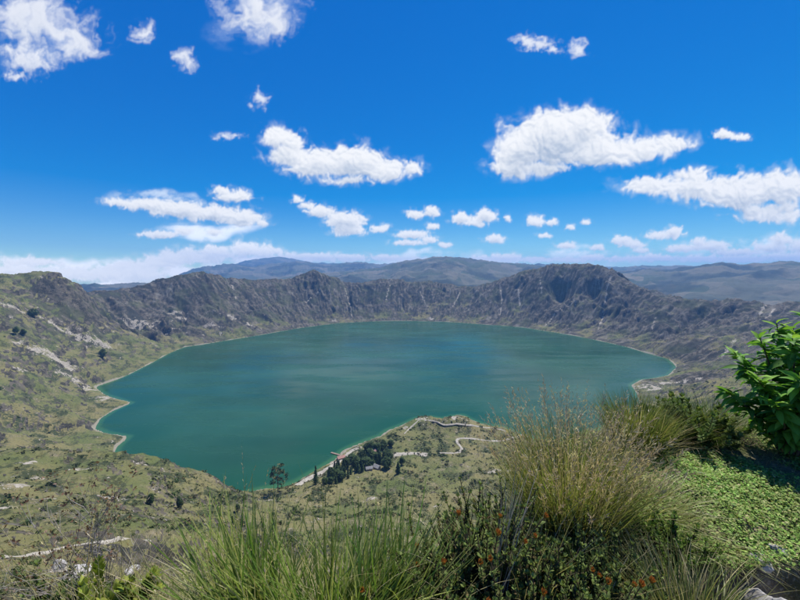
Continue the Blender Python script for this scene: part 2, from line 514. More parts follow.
def height(x, y):
    x = np.asarray(x, np.float64).ravel(); y = np.asarray(y, np.float64).ravel()
    r = np.hypot(x, y)
    out = np.empty(len(x))
    h0 = glook(HG, x, y)
    deep = (h0 < -30) & (r < 2500)
    out[deep] = h0[deep]
    m = (r > 4.9) & (r < 3060) & ~deep
    if m.any(): out[m] = crater_height(x[m], y[m])
    m = r > 2540
    if m.any():
        b = sst(r[m], 2560, 3050)
        out[m] = np.where(b >= 1, 0, out[m]) * (1 - b) + far_height(x[m], y[m]) * b
    m = r < 22
    if m.any():
        a = sst(r[m], 5.0, 22.0)
        out[m] = near_height(x[m], y[m]) * (1 - a) + np.where(a > 0, out[m], 0) * a
    return out


def cast(px, py, rmin=3.0, rmax=3400.0, n=900):
    """first hit of the pixel's line of sight with the terrain"""
    d = pix_dir(px, py); hz = math.hypot(d[0], d[1])
    rr = rmin * (rmax / rmin) ** np.linspace(0, 1, n)
    x = d[0] / hz * rr; y = d[1] / hz * rr; z = CAMZ + d[2] / hz * rr
    f = z - np.maximum(height(x, y), 0.0)
    k = np.where(f <= 0)[0]
    if len(k) == 0: return None
    k = max(k[0], 1)
    t = f[k - 1] / (f[k - 1] - f[k] + 1e-9)
    r_ = rr[k - 1] + (rr[k] - rr[k - 1]) * t
    q = d[:2] / hz * r_
    return np.array([q[0], q[1], float(np.maximum(height(q[:1], q[1:2]), 0)[0])])

# ------------------------------------------------------------------ materials of the land
def new_mat(name):
    m = bpy.data.materials.new(name); m.use_nodes = True
    m.node_tree.nodes.clear()
    N = NT(m.node_tree)
    b = N.n('ShaderNodeBsdfPrincipled')
    o = N.n('ShaderNodeOutputMaterial')
    N.link(b.outputs[0], o.inputs[0])
    return m, N, b, o


def attr(N, name, out=2):
    a = N.n('ShaderNodeAttribute', attribute_name=name)
    return a.outputs[out]


def mat_terrain():
    m, N, b, o = new_mat('mountain_ground')
    pos = N.n('ShaderNodeNewGeometry').outputs['Position']
    rock = attr(N, 'rock'); tuff = attr(N, 'tuff'); shorea = attr(N, 'shore'); far = attr(N, 'far'); lawn = attr(N, 'lawn'); scr = attr(N, 'scrub'); strk = attr(N, 'streak')
    n1 = N.noise(pos, 0.012, 6, 0.6)
    n2 = N.noise(pos, 0.06, 7, 0.65)
    n3 = N.noise(pos, 0.30, 6, 0.65)
    n4 = N.noise(pos, 2.2, 5, 0.6)
    grass = N.mix(N.ramp(n1, 0.32, 0.68), (0.205, 0.180, 0.078), (0.104, 0.130, 0.039))
    grass = N.mix(N.ramp(n2, 0.50, 0.70), grass, (0.27, 0.225, 0.135))
    dark = N.ramp(N.math('ADD', N.math('ADD', N.math('MULTIPLY', n3, 0.6), N.math('MULTIPLY', n2, 0.4)), N.math('MULTIPLY', N.math('SUBTRACT', scr, 0.5), 0.10)), 0.46, 0.53)
    grass = N.mix(N.math('MULTIPLY', dark, N.ramp(scr, 0.0, 1.0, 0.45, 1.0)), grass, (0.036, 0.050, 0.020))
    grass = N.mix(N.math('MULTIPLY', N.ramp(n4, 0.52, 0.7), 0.5), grass, (0.28, 0.24, 0.14))
    rockc = N.mix(N.ramp(n2, 0.43, 0.57), (0.032, 0.029, 0.020), (0.118, 0.102, 0.076))
    rockc = N.mix(N.ramp(n3, 0.5, 0.72), rockc, (0.165, 0.150, 0.125))
    rockc = N.mix(N.ramp(strk, 0.30, 0.62), rockc, N.mix(n3, (0.028, 0.028, 0.027), (0.050, 0.052, 0.036)))
    rockc = N.mix(N.math('MULTIPLY', N.ramp(strk, 0.20, 0.02), 0.75), rockc, (0.175, 0.165, 0.135))
    rockc = N.mix(N.math('MULTIPLY', N.ramp(n1, 0.50, 0.62), 0.55), rockc, (0.070, 0.082, 0.036))
    c = N.mix(N.ramp(N.math('ADD', N.math('ADD', rock, N.math('MULTIPLY', N.math('SUBTRACT', n2, 0.5), 0.9)), N.math('MULTIPLY', N.math('SUBTRACT', n3, 0.5), 1.5)), 0.42, 0.58), grass, rockc)
    tm = N.ramp(N.math('ADD', N.math('ADD', tuff, N.math('MULTIPLY', N.math('SUBTRACT', n2, 0.5), 2.2)), N.math('MULTIPLY', N.math('SUBTRACT', n3, 0.5), 2.2)), 0.50, 0.66)
    tuffc = N.mix(N.ramp(n3, 0.3, 0.7), (0.24, 0.215, 0.17), (0.44, 0.40, 0.33))
    c = N.mix(tm, c, tuffc)
    sm = N.ramp(N.math('ADD', shorea, N.math('MULTIPLY', N.math('SUBTRACT', n3, 0.5), 0.9)), 0.35, 0.65)
    c = N.mix(sm, c, N.mix(n3, (0.20, 0.185, 0.13), (0.33, 0.30, 0.23)))
    # far country: fields and woods, cloud shadows painted in with the dark patches
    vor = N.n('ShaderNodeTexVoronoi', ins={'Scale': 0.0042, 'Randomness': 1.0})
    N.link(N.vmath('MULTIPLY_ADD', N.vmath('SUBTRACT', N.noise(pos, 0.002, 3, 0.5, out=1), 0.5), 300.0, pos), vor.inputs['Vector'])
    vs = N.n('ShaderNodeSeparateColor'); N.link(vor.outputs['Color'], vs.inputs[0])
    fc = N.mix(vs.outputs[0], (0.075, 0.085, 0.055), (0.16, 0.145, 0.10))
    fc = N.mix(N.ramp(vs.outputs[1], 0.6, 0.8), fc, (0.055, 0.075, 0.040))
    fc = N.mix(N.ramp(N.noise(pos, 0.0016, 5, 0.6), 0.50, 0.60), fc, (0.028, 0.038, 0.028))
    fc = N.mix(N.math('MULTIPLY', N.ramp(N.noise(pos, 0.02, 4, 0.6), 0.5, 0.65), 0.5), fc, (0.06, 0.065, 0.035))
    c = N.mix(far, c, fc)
    # close ground: earth and litter under the plants
    nn = N.noise(pos, 6.0, 6, 0.65); n5 = N.noise(pos, 55.0, 4, 0.6)
    earth = N.mix(N.ramp(nn, 0.35, 0.65), (0.075, 0.058, 0.036), (0.20, 0.165, 0.105))
    earth = N.mix(N.ramp(n5, 0.5, 0.7), earth, (0.30, 0.26, 0.18))
    earth = N.mix(N.math('MULTIPLY', N.ramp(N.noise(pos, 2.0, 5, 0.6), 0.42, 0.6), 0.7), earth, (0.085, 0.12, 0.03))
    c = N.mix(lawn, c, earth)
    N.link(c, b.inputs['Base Color'])
    b.inputs['Roughness'].default_value = 0.95
    b.inputs['Specular IOR Level'].default_value = 0.15
    bn = N.n('ShaderNodeBump', ins={'Strength': 0.9, 'Distance': 3.0}); N.link(n3, bn.inputs['Height'])
    bn2 = N.n('ShaderNodeBump', ins={'Strength': 0.8, 'Distance': 0.25}); N.link(n4, bn2.inputs['Height']); N.link(bn.outputs[0], bn2.inputs['Normal'])
    near_b = N.n('ShaderNodeBump', ins={'Strength': 0.8, 'Distance': 0.015}); N.link(n5, near_b.inputs['Height'])
    mx = N.n('ShaderNodeMix', data_type='VECTOR'); N.link(lawn, mx.inputs[0]); N.link(bn2.outputs[0], mx.inputs[4]); N.link(near_b.outputs[0], mx.inputs[5])
    N.link(mx.outputs[1], b.inputs['Normal'])
    return m


def mat_water():
    m, N, b, o = new_mat('lake_water')
    pos = N.n('ShaderNodeNewGeometry').outputs['Position']
    sh = attr(N, 'depth')
    n1 = N.noise(N.vmath('MULTIPLY', pos, (1.0, 1.8, 1)), 0.0022, 4, 0.55)
    c = N.mix(N.ramp(n1, 0.35, 0.65), (0.0135, 0.060, 0.031), (0.0230, 0.088, 0.048))  # broad darker patches: wind and cloud shadow put into the water colour
    c = N.mix(N.ramp(sh, 18, 110), (0.0110, 0.066, 0.032), c)
    c = N.mix(N.ramp(sh, 2, 12), (0.032, 0.11, 0.042), c)
    N.link(c, b.inputs['Base Color'])
    st = N.noise(N.vmath('MULTIPLY', pos, (0.45, 2.2, 1)), 0.008, 7, 0.65)
    N.link(N.ramp(st, 0.42, 0.60, 0.12, 0.30), b.inputs['Roughness'])
    b.inputs['IOR'].default_value = 1.333
    b.inputs['Specular IOR Level'].default_value = 0.26
    w = N.noise(pos, 0.9, 5, 0.62)
    bn = N.n('ShaderNodeBump', ins={'Distance': 0.25}); N.link(w, bn.inputs['Height'])
    N.link(N.ramp(st, 0.35, 0.65, 0.25, 0.55), bn.inputs['Strength'])
    N.link(bn.outputs[0], b.inputs['Normal'])
    return m


# ------------------------------------------------------------------ terrain sheet
fine = np.radians(np.linspace(-58, 58, 1060))
coarse = np.radians(np.linspace(58, 302, 82))[1:-1]
AZ = np.concatenate([fine, coarse])
rad = [0.35]
while rad[-1] < 4.5: rad.append(rad[-1] * 1.022)
while rad[-1] < 420: rad.append(rad[-1] * 1.019)
while rad[-1] < 2700: rad.append(rad[-1] + 7.0)
while rad[-1] < 13200: rad.append(rad[-1] * 1.0125)
rad = np.array(rad)
AA, RR = np.meshgrid(AZ, rad)
TX = RR * np.sin(AA); TY = RR * np.cos(AA)
TZ = height(TX.ravel(), TY.ravel()).reshape(TX.shape)
nr, na = TX.shape
idx = np.arange(nr * na).reshape(nr, na)
q = np.stack([idx[:-1, :], np.roll(idx, -1, 1)[:-1, :], np.roll(idx, -1, 1)[1:, :], idx[1:, :]], -1).reshape(-1, 4)
zz = TZ.ravel()
q = q[(zz[q].max(1) > -9) | (RR.ravel()[q].max(1) > 2700)]
q = q[(TX.ravel()[q].min(1) > -5000)]
# normals for masks
dzr = np.gradient(TZ, axis=0) / np.gradient(RR, axis=0)
dza = (np.roll(TZ, -1, 1) - np.roll(TZ, 1, 1)) / (np.maximum(RR, 1e-3) * 2 * np.radians(116 / 1059))
steep = np.hypot(dzr, dza)
steep[:, 1058:] = 0.6
fx, fy = TX.ravel(), TY.ravel()
sf = steep.ravel(); rf = RR.ravel()
rock = sst(sf + 0.42 * fbm(fx / 45, fy / 45, 4, 201), 0.68, 1.15)
farw = sst(fy, 900, 1300) + sst(fx, 250, 600) * sst(fy, 300, 600)
tt_ = glook(SDG, fx, fy) / (glook(SDG, fx, fy) + glook(CDG, fx, fy) + 1)
fwall = np.clip(sst(fy, 1150, 1500) + sst(fx, 420, 700) * sst(fy, 550, 800), 0, 1)
rock = np.clip(np.maximum(rock, fwall * (0.62 + 0.30 * sst(tt_, 0.2, 0.6) + 0.45 * fbm(fx / 110, fy / 110, 4, 203))), 0, 1.2)
rock *= (1 - sst(rf, 2550, 2900))
tuff = np.zeros(len(fx))


TN = np.clip(0.72 + 0.7 * fbm(fx / 16, fy / 16, 3, 199), 0, 1.1)


def blob(px, py, wpx, hpx, s=1.0):
    c = cast(px, py)
    if c is None: return
    dist = math.hypot(c[0], c[1])
    sx = max(wpx / FPX * dist, 3.0)
    # foreshortened: stretch along the line of sight
    dirv = c[:2] / dist
    e = cast(px, py - hpx * 0.5)
    sy = np.clip(np.hypot(*(e[:2] - c[:2])) if e is not None else sx, 3.0, 0.7 * sx)
    a = (fx - c[0]) * dirv[0] + (fy - c[1]) * dirv[1]; bb = -(fx - c[0]) * dirv[1] + (fy - c[1]) * dirv[0]
    g = np.exp(-(a / sy) ** 2 - (bb / sx) ** 2)
    np.maximum(tuff, s * g * TN, out=tuff)


for bl in [(140, 325, 16, 10), (45, 352, 14, 8), (75, 336, 22, 5), (100, 341, 12, 5), (62, 362, 10, 8), (15, 308, 9, 6), (70, 378, 8, 6), (92, 389, 14, 5), (110, 398, 12, 5),
           (5, 480, 7, 7), (25, 486, 10, 4), (10, 508, 10, 9), (45, 498, 8, 3), (110, 497, 7, 3), (40, 478, 6, 3), (85, 575, 10, 6), (60, 568, 5, 4), (165, 480, 12, 2), (200, 503, 10, 2),
           (245, 470, 6, 3), (300, 490, 12, 4), (282, 497, 8, 4), (350, 450, 12, 5), (335, 462, 8, 4), (315, 478, 10, 3), (420, 418, 9, 3), (405, 428, 5, 5), (395, 462, 6, 3), 
           (455, 417, 12, 4), (462, 419, 8, 4), (446, 419, 7, 3), (650, 388, 18, 8), (665, 383, 10, 4), (440, 505, 12, 2), (500, 470, 14, 3), (520, 478, 10, 3), (330, 490, 6, 4), (370, 500, 8, 4), (270, 500, 8, 4),
           (210, 325, 8, 5), (215, 312, 7, 4), (180, 318, 6, 5), (232, 318, 5, 6), (250, 325, 6, 4), (165, 335, 5, 4), (175, 312, 8, 4), (335, 320, 4, 4), (430, 319, 5, 3),
           (630, 372, 8, 3), (690, 380, 10, 4), (120, 500, 7, 2), (230, 520, 8, 3), (190, 512, 8, 3), (30, 462, 8, 2), (80, 470, 9, 2), (150, 466, 8, 2)]:
    blob(*bl)
# slide scars on the far wall
LN1 = 0.66 + 0.3 * fbm(fx / 22, fy / 22, 3, 205); LN2 = 5.0 + 2.5 * fbm(fx / 30, fy / 30, 2, 206)
for line in [[(575, 303), (562, 310), (552, 318), (545, 326)], [(611, 276), (608, 285), (606, 295), (604, 305)], [(598, 278), (600, 288)], [(604, 310), (601, 322), (598, 330)],
             [(655, 318), (652, 330)], [(500, 285), (502, 300), (500, 315)], [(518, 288), (520, 305)], [(540, 280), (542, 296)], [(320, 290), (310, 298), (303, 302)], [(345, 288), (350, 305), (352, 318)],
             [(232, 285), (236, 298)], [(735, 338), (730, 348), (722, 356)], [(765, 305), (760, 315)], [(460, 292), (452, 306)], [(420, 290), (426, 305)], [(390, 285), (386, 300)],
             [(470, 305), (480, 296), (490, 290)], [(765, 318), (775, 308), (785, 300)]]:
    pts = [cast(*p) for p in line]
    pts = np.array([p[:2] for p in pts if p is not None])
    if len(pts) > 1:
        d = seg_dist(fx, fy, pts, closed=False)
        np.maximum(tuff, LN1 * np.exp(-(d / LN2) ** 2), out=tuff)
tuff = np.maximum(tuff, 0.70 * sst(fbm(fx / 28, fy / 28, 4, 207), 0.55, 0.95) * sst(sf, 0.45, 0.9) * (fx < 100) * (rf < 1900))
land_z = zz
sgn = glook(SGN, fx, fy)
shorem = (1 - sst(np.maximum(sgn, 0) + 5 * fbm(fx / 50, fy / 50, 2, 209), 0.5, 7.0)) * (rf < 2600) * sst(10 - zz, 0, 4)
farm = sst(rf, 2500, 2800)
lawnm = 1 - sst(rf, 6, 16)
scrub = 0.35 * sst(fbm(fx / 75, fy / 75, 4, 211), -0.25, 0.35) + 0.65 * sst(fbm(fx / 26, fy / 26, 4, 213), -0.05, 0.3)
_dx = fx - LC[0]; _dy = fy - LC[1]; _rho = np.hypot(_dx, _dy); _th = np.arctan2(_dy, _dx) * 950 + 14 * fbm(fx / 120, fy / 120, 3, 3)
streak = 1 - ridged(_th / 17, _rho / 210, 3, 221, 0.6)
streak = np.where(rf < 2800, np.clip(0.30 + (streak - 0.36) * (0.35 + 0.65 * fwall) * 1.4, 0, 1), 0.3)
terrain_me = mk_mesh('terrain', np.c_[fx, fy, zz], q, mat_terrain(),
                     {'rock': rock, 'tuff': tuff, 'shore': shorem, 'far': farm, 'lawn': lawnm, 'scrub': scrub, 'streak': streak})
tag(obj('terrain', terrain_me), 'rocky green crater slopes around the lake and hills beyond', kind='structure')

# ------------------------------------------------------------------ lake
WS = 9.0
wx = np.arange(shore[:, 0].min() - 60, shore[:, 0].max() + 60, WS); wy = np.arange(shore[:, 1].min() - 60, shore[:, 1].max() + 60, WS)
WX, WY = np.meshgrid(wx, wy)
hb = height(WX.ravel(), WY.ravel())
ii = np.arange(WX.size).reshape(WX.shape)
wq = np.stack([ii[:-1, :-1], ii[:-1, 1:], ii[1:, 1:], ii[1:, :-1]], -1).reshape(-1, 4)
wq = wq[hb[wq].min(1) < 1.5]
wd = seg_dist(WX, WY, shore)
wd = np.maximum(np.where(hb < 0, np.minimum(wd, 400), 0), 0)
used, inv = np.unique(wq, return_inverse=True)
lake_me = mk_mesh('lake', np.c_[WX.ravel(), WY.ravel(), np.zeros(WX.size)][used], inv.reshape(-1, 4), mat_water(), {'depth': wd[used]})
tag(obj('lake', lake_me), 'calm green crater lake', kind='structure')

# ------------------------------------------------------------------ haze
hm = bpy.data.materials.new('mountain_air'); hm.use_nodes = True
hm.node_tree.nodes.clear(); HN = NT(hm.node_tree)
pv = HN.n('ShaderNodeVolumePrincipled', ins={'Color': (0.22, 0.50, 1.0, 1), 'Density': 8.4e-5, 'Anisotropy': 0.1})
ho = HN.n('ShaderNodeOutputMaterial'); HN.link(pv.outputs[0], ho.inputs['Volume'])
hz0 = float(zz.min()) - 1.0; hz1 = max(float(zz.max()), CAMZ) + 6.0
hs = 13600.0; hw = -5100.0
hv = np.array([(x, y, z) for z in (hz0, hz1) for (x, y) in ((hw, -hs), (hs, -hs), (hs, hs), (hw, hs))])
hf = np.array([(0, 3, 2, 1), (4, 5, 6, 7), (0, 1, 5, 4), (1, 2, 6, 5), (2, 3, 7, 6), (3, 0, 4, 7)])
tag(obj('haze', mk_mesh('haze', hv, hf, hm, smooth=False)), kind='stuff')

# ------------------------------------------------------------------ clouds on the sky dome (30 km out)
def sky_dome():
    st = 0.0024
    us = np.arange(-1.36, 1.36, st); vs = np.arange(-0.11, 1.02, st)
    U, V = np.meshgrid(us, vs)
    u = U.ravel(); v = V.ravel()
    colr = np.zeros((len(u), 3)); cov = np.zeros(len(u))
    def over(idx, c, al):
        a0 = cov[idx]; a1 = al + a0 * (1 - al)
        colr[idx] = np.where(a1[:, None] > 1e-5, (c * al[:, None] + colr[idx] * (a0 * (1 - al))[:, None]) / np.maximum(a1, 1e-5)[:, None], c)
        cov[idx] = a1
    def centre(x, y):
        d = pix_dir(x, y); return d[0] / d[1], d[2] / d[1]
    # thin veils first
    f = np.full(len(u), 50.0)
    wu = u + 0.05 * fbm(u * 5, v * 5, 4, 301); wv = v + 0.03 * fbm(u * 5 + 9, v * 5, 4, 305)
    for (x, y, a, b) in VEILS:
        u0, v0 = centre(x, y); f = np.minimum(f, ((wu - u0) * FPX / a) ** 2 + ((wv - v0) * FPX / b) ** 2)
    va = sst(1 - f, -0.3, 1.0) * sst(fbm(u * 9, v * 16, 6, 341, 0.6), -0.7, 0.6) * np.where(v > 0.4, 0.26, np.where(u < -0.3, 0.80 + 0.4 * sst(0.06 - v, 0, 0.06), 0.72))
    over(np.arange(len(u)), np.where((v < 0.12)[:, None], np.array([[1.0, 1.0, 1.02]]), np.array([[0.62, 0.70, 0.80]])), va)
    SL = np.array([0.30, 0.78, 0.55])           # towards the light in (right, up, out of the cloud)
    SL = SL / np.linalg.norm(SL)
    for gi, (kind, lobes) in enumerate(CLOUDS):
        cs = [(*centre(x, y), a / FPX, b / FPX) for (x, y, a, b) in lobes]
        L = float(np.mean([c_[3] for c_ in cs])) * (1.0 if kind != 'bank' else 1.3)     # size of the puffs
        L = max(L, 0.012)
        m = 2.4 * max(c_[3] for c_ in cs)
        x0 = min(c_[0] - c_[2] for c_ in cs) - m; x1 = max(c_[0] + c_[2] for c_ in cs) + m
        y0 = min(c_[1] - c_[3] for c_ in cs) - m; y1 = max(c_[1] + c_[3] for c_ in cs) + m
        iu = np.where((us >= x0) & (us <= x1))[0]; iv = np.where((vs >= y0) & (vs <= y1))[0]
        if len(iu) < 3 or len(iv) < 3: continue
        A, B = np.meshgrid(us[iu], vs[iv]); sh_ = A.shape
        A = A.ravel(); B = B.ravel()
        idx = (iv[:, None] * len(us) + iu[None, :]).ravel()
        o = gi * 7.7
        ka = A / L; kb = B / L
        w1 = fbm(ka * 0.55 + o, kb * 0.55, 5, 301, 0.48); w2 = fbm(ka * 0.55 + o + 31, kb * 0.55, 5, 305, 0.48)
        wk = 0.34 if kind != 'wisp' else 0.75
        uu = A + wk * L * w1; vv = B + wk * 0.75 * L * w2
        f = np.full(len(A), -9.0)
        for (u0, v0, a, b) in cs:
            qv = (vv - v0) / b
            if kind == 'heap': qv = np.where(qv < 0, qv * 1.45, qv)
            q = 1.0 - np.sqrt(((uu - u0) / a) ** 2 + qv ** 2)       # 1 centre .. 0 edge
            q = q * (b / L) ** 0.5
            h = np.clip(0.5 + 0.5 * (q - f) / 0.28, 0, 1)
            f = f * (1 - h) + q * h + 0.28 * h * (1 - h)
        # cauliflower
        bil, am, fr_ = 0.0, 1.0, 1.15
        for i in range(6):
            bil = bil + am * (np.abs(perlin(ka * fr_ + o + 1.1 * w1, kb * fr_ + 1.1 * w2, 321 + i)) - 0.3); am *= 0.47; fr_ *= 2.05
        bl, am, fr_ = 0.0, 1.0, 1.15
        for i in range(3):
            bl = bl + am * (np.abs(perlin(ka * fr_ + o + 1.1 * w1, kb * fr_ + 1.1 * w2, 321 + i)) - 0.3); am *= 0.5; fr_ *= 2.05
        fb = fbm(ka * 0.9 + o, kb * 0.9, 5, 311, 0.5)
        if kind == 'wisp':
            g = f + 0.55 * fbm(ka * 0.8 + o + 0.8 * w1, kb * 1.0 + 0.8 * w2, 7, 351, 0.62) - 0.02
            al = sst(g, -0.40, 0.95) * 0.82
            thick = np.clip(g, 0, 1)
        else:
            g = f + 0.42 * bil + 0.20 * fb + 0.04
            al = sst(g, -0.12, 0.34)
            soft = sst(g, -0.45, 0.2) * 0.32 * sst(fb, -0.5, 0.5)
            al = np.maximum(al * 0.985, soft)
            thick = np.clip(g, 0, 1.2)
        al = al.reshape(sh_)
        al[1:-1, 1:-1] = (al[1:-1, 1:-1] * 4 + al[:-2, 1:-1] + al[2:, 1:-1] + al[1:-1, :-2] + al[1:-1, 2:]) / 8
        al = al.ravel()
        # pillow surface and its shading
        gs = f + 0.30 * bl + 0.12 * fb + 0.04
        Hh = (np.sqrt(np.clip(gs + 0.30, 0.02, 1.5)) * 0.9 + 0.16 * bl + 0.05 * bil).reshape(sh_)
        for _ in range(2):
            Hh[1:-1, 1:-1] = (Hh[1:-1, 1:-1] * 4 + Hh[:-2, 1:-1] + Hh[2:, 1:-1] + Hh[1:-1, :-2] + Hh[1:-1, 2:]) / 8
        gv, gu = np.gradient(Hh, st / L, st / L)
        nz = 1.0 / np.sqrt(1 + gu * gu + gv * gv)
        lam = (-gu * SL[0] - gv * SL[1] + SL[2]) * nz
        lam = lam.ravel()
        # shade gathers in the lower part of a thick cloud
        D = thick.reshape(sh_); occ = np.zeros_like(D); K_ = max(2, int(1.5 * L / st)); n_ = 8
        for k in range(1, n_ + 1):
            oy = min(int(round(k * K_ / n_)), sh_[0] - 1); ox = int(round(0.25 * oy))
            occ += np.pad(D, ((0, oy), (0, ox)))[oy:, ox:ox + sh_[1]]
        occ = (occ / n_).ravel()
        lit = np.clip(0.74 + 0.34 * lam - 0.80 * np.clip(occ - 0.20, 0, 1) + 0.08 * bil, 0, 1)
        if kind == 'wisp': lit = 0.72 + 0.28 * lit
        if kind == 'bank': lit = 0.55 + 0.75 * lit
        white = np.array([0.76, 0.765, 0.775]); grey = np.array([0.34, 0.41, 0.52])
        c_ = grey + (white - grey) * lit[:, None]
        hz = (np.clip(1 - B / 0.16, 0, 1) * 0.30)[:, None]
        c_ = c_ * (1 - hz) + np.array([0.88, 0.92, 0.97]) * hz
        over(idx, c_, al)
    cov = np.clip(cov, 0, 0.99)
    a2 = cov
    fade = sst(1.34 - np.abs(u), 0, 0.12) * sst(1.0 - v, 0, 0.1)
    a2 = a2 * fade
    d = np.c_[u, np.ones(len(u)), v]
    d = d / np.linalg.norm(d, axis=1)[:, None] * 30000.0
    ii = np.arange(U.size).reshape(U.shape)
    q = np.stack([ii[:-1, :-1], ii[:-1, 1:], ii[1:, 1:], ii[1:, :-1]], -1).reshape(-1, 4)
    q = q[a2[q].max(1) > 0.004]
    used, inv = np.unique(q, return_inverse=True)
    m = bpy.data.materials.new('cloud_light'); m.use_nodes = True; m.node_tree.nodes.clear()
    N = NT(m.node_tree)
    em = N.n('ShaderNodeEmission'); tr = N.n('ShaderNodeBsdfTransparent'); mx = N.n('ShaderNodeMixShader'); o = N.n('ShaderNodeOutputMaterial')
    N.link(attr(N, 'colour', 0), em.inputs[0]); N.link(attr(N, 'cover'), mx.inputs[0])
    N.link(tr.outputs[0], mx.inputs[1]); N.link(em.outputs[0], mx.inputs[2]); N.link(mx.outputs[0], o.inputs[0])
    m.cycles.emission_sampling = 'NONE'
    me = mk_mesh('sky', d[used], inv.reshape(-1, 4), m, {'colour': colr[used], 'cover': a2[used]})
    s = tag(obj('sky', me, loc=(0, 0, CAMZ)), kind='structure')
    s2 = tag(obj('sky', me, loc=(0, 0, CAMZ)), kind='structure')
    s2.rotation_euler = (0, 0, math.pi)


sky_dome()

# ------------------------------------------------------------------ plants: materials and builders
def mat_leafy(name, trans=0.35, rough=0.55, spec=0.3):
    m, N, b, o = new_mat(name)
    a = attr(N, 'Col', 0)
    N.link(a, b.inputs['Base Color'])
    b.inputs['Roughness'].default_value = rough
    b.inputs['Specular IOR Level'].default_value = spec
    t = N.n('ShaderNodeBsdfTranslucent'); N.link(N.mix(1.0, a, (1.0, 1.0, 0.55), 'MULTIPLY'), t.inputs[0])
    mx = N.n('ShaderNodeMixShader'); mx.inputs[0].default_value = trans
    N.link(b.outputs[0], mx.inputs[1]); N.link(t.outputs[0], mx.inputs[2]); N.link(mx.outputs[0], o.inputs[0])
    return m


def mat_plain(name, c0, c1, scale=8.0, rough=0.8, bump=0.3, dist=0.02):
    m, N, b, o = new_mat(name)
    pos = N.n('ShaderNodeTexCoord').outputs['Object']
    n = N.noise(pos, scale, 6, 0.62)
    N.link(N.mix(N.ramp(n, 0.3, 0.7), c0, c1), b.inputs['Base Color'])
    b.inputs['Roughness'].default_value = rough
    b.inputs['Specular IOR Level'].default_value = 0.25
    bn = N.n('ShaderNodeBump', ins={'Strength': bump, 'Distance': dist}); N.link(n, bn.inputs['Height']); N.link(bn.outputs[0], b.inputs['Normal'])
    return m


M_BLADE = mat_leafy('grass_blade', 0.42, 0.45)
M_CROWN = mat_leafy('tree_foliage', 0.15, 0.7, 0.15)
M_SCRUB = mat_leafy('scrub_foliage', 0.12, 0.8, 0.1)
M_BARK = mat_plain('bark', (0.06, 0.045, 0.03), (0.16, 0.13, 0.10), 12)
M_ROCK = mat_plain('pale_stone', (0.22, 0.21, 0.20), (0.50, 0.48, 0.45), 5.0, 0.85, 0.6, 0.03)


def leaf_faces(cent, size, rng, aspect=1.6, nrm=None):
    """one quad (two triangles, slightly folded) per centre"""
    n = len(cent)
    a = rng.normal(size=(n, 3)); a /= np.linalg.norm(a, axis=1)[:, None]
    if nrm is not None: a = a * 0.75 + nrm; a /= np.linalg.norm(a, axis=1)[:, None]
    b = rng.normal(size=(n, 3)); b -= (b * a).sum(1)[:, None] * a; b /= np.linalg.norm(b, axis=1)[:, None]
    c = np.cross(a, b)
    s = np.asarray(size).reshape(-1, 1) * np.ones((n, 1))
    v = np.stack([cent - b * s * aspect * .5, cent + c * s * .5, cent + b * s * aspect * .5, cent - c * s * .5], 1)
    f = np.arange(n * 4).reshape(n, 4)
    return v.reshape(-1, 3), f


def merge(parts):
    V, F, C, o = [], [], [], 0
    for v, f, c in parts:
        V.append(v); F.append(np.asarray(f) + o); C.append(c); o += len(v)
    quads = [f for f in F if f.shape[1] == 4]; tris = [f for f in F if f.shape[1] == 3]
    out = []
    if quads: out.append(np.concatenate(quads))
    if tris: out.append(np.concatenate(tris))
    return np.concatenate(V), out, np.concatenate(C)


def tube(pts, rads, k=6):
    """tapered tube along points -> verts, quads"""
    pts = np.asarray(pts, float); n = len(pts)
    T = np.gradient(pts, axis=0); T /= np.linalg.norm(T, axis=1)[:, None] + 1e-9
    ref = np.where(np.abs(T[:, 2:3]) > 0.9, np.array([[1.0, 0, 0]]), np.array([[0, 0, 1.0]]))
    A = np.cross(T, ref); A /= np.linalg.norm(A, axis=1)[:, None]; B = np.cross(T, A)
    th = np.linspace(0, 2 * math.pi, k, endpoint=False)
    v = pts[:, None] + np.asarray(rads)[:, None, None] * (np.cos(th)[None, :, None] * A[:, None] + np.sin(th)[None, :, None] * B[:, None])
    i = np.arange(n * k).reshape(n, k)
    f = np.stack([i[:-1], np.roll(i, -1, 1)[:-1], np.roll(i, -1, 1)[1:], i[1:]], -1).reshape(-1, 4)
    return v.reshape(-1, 3), f


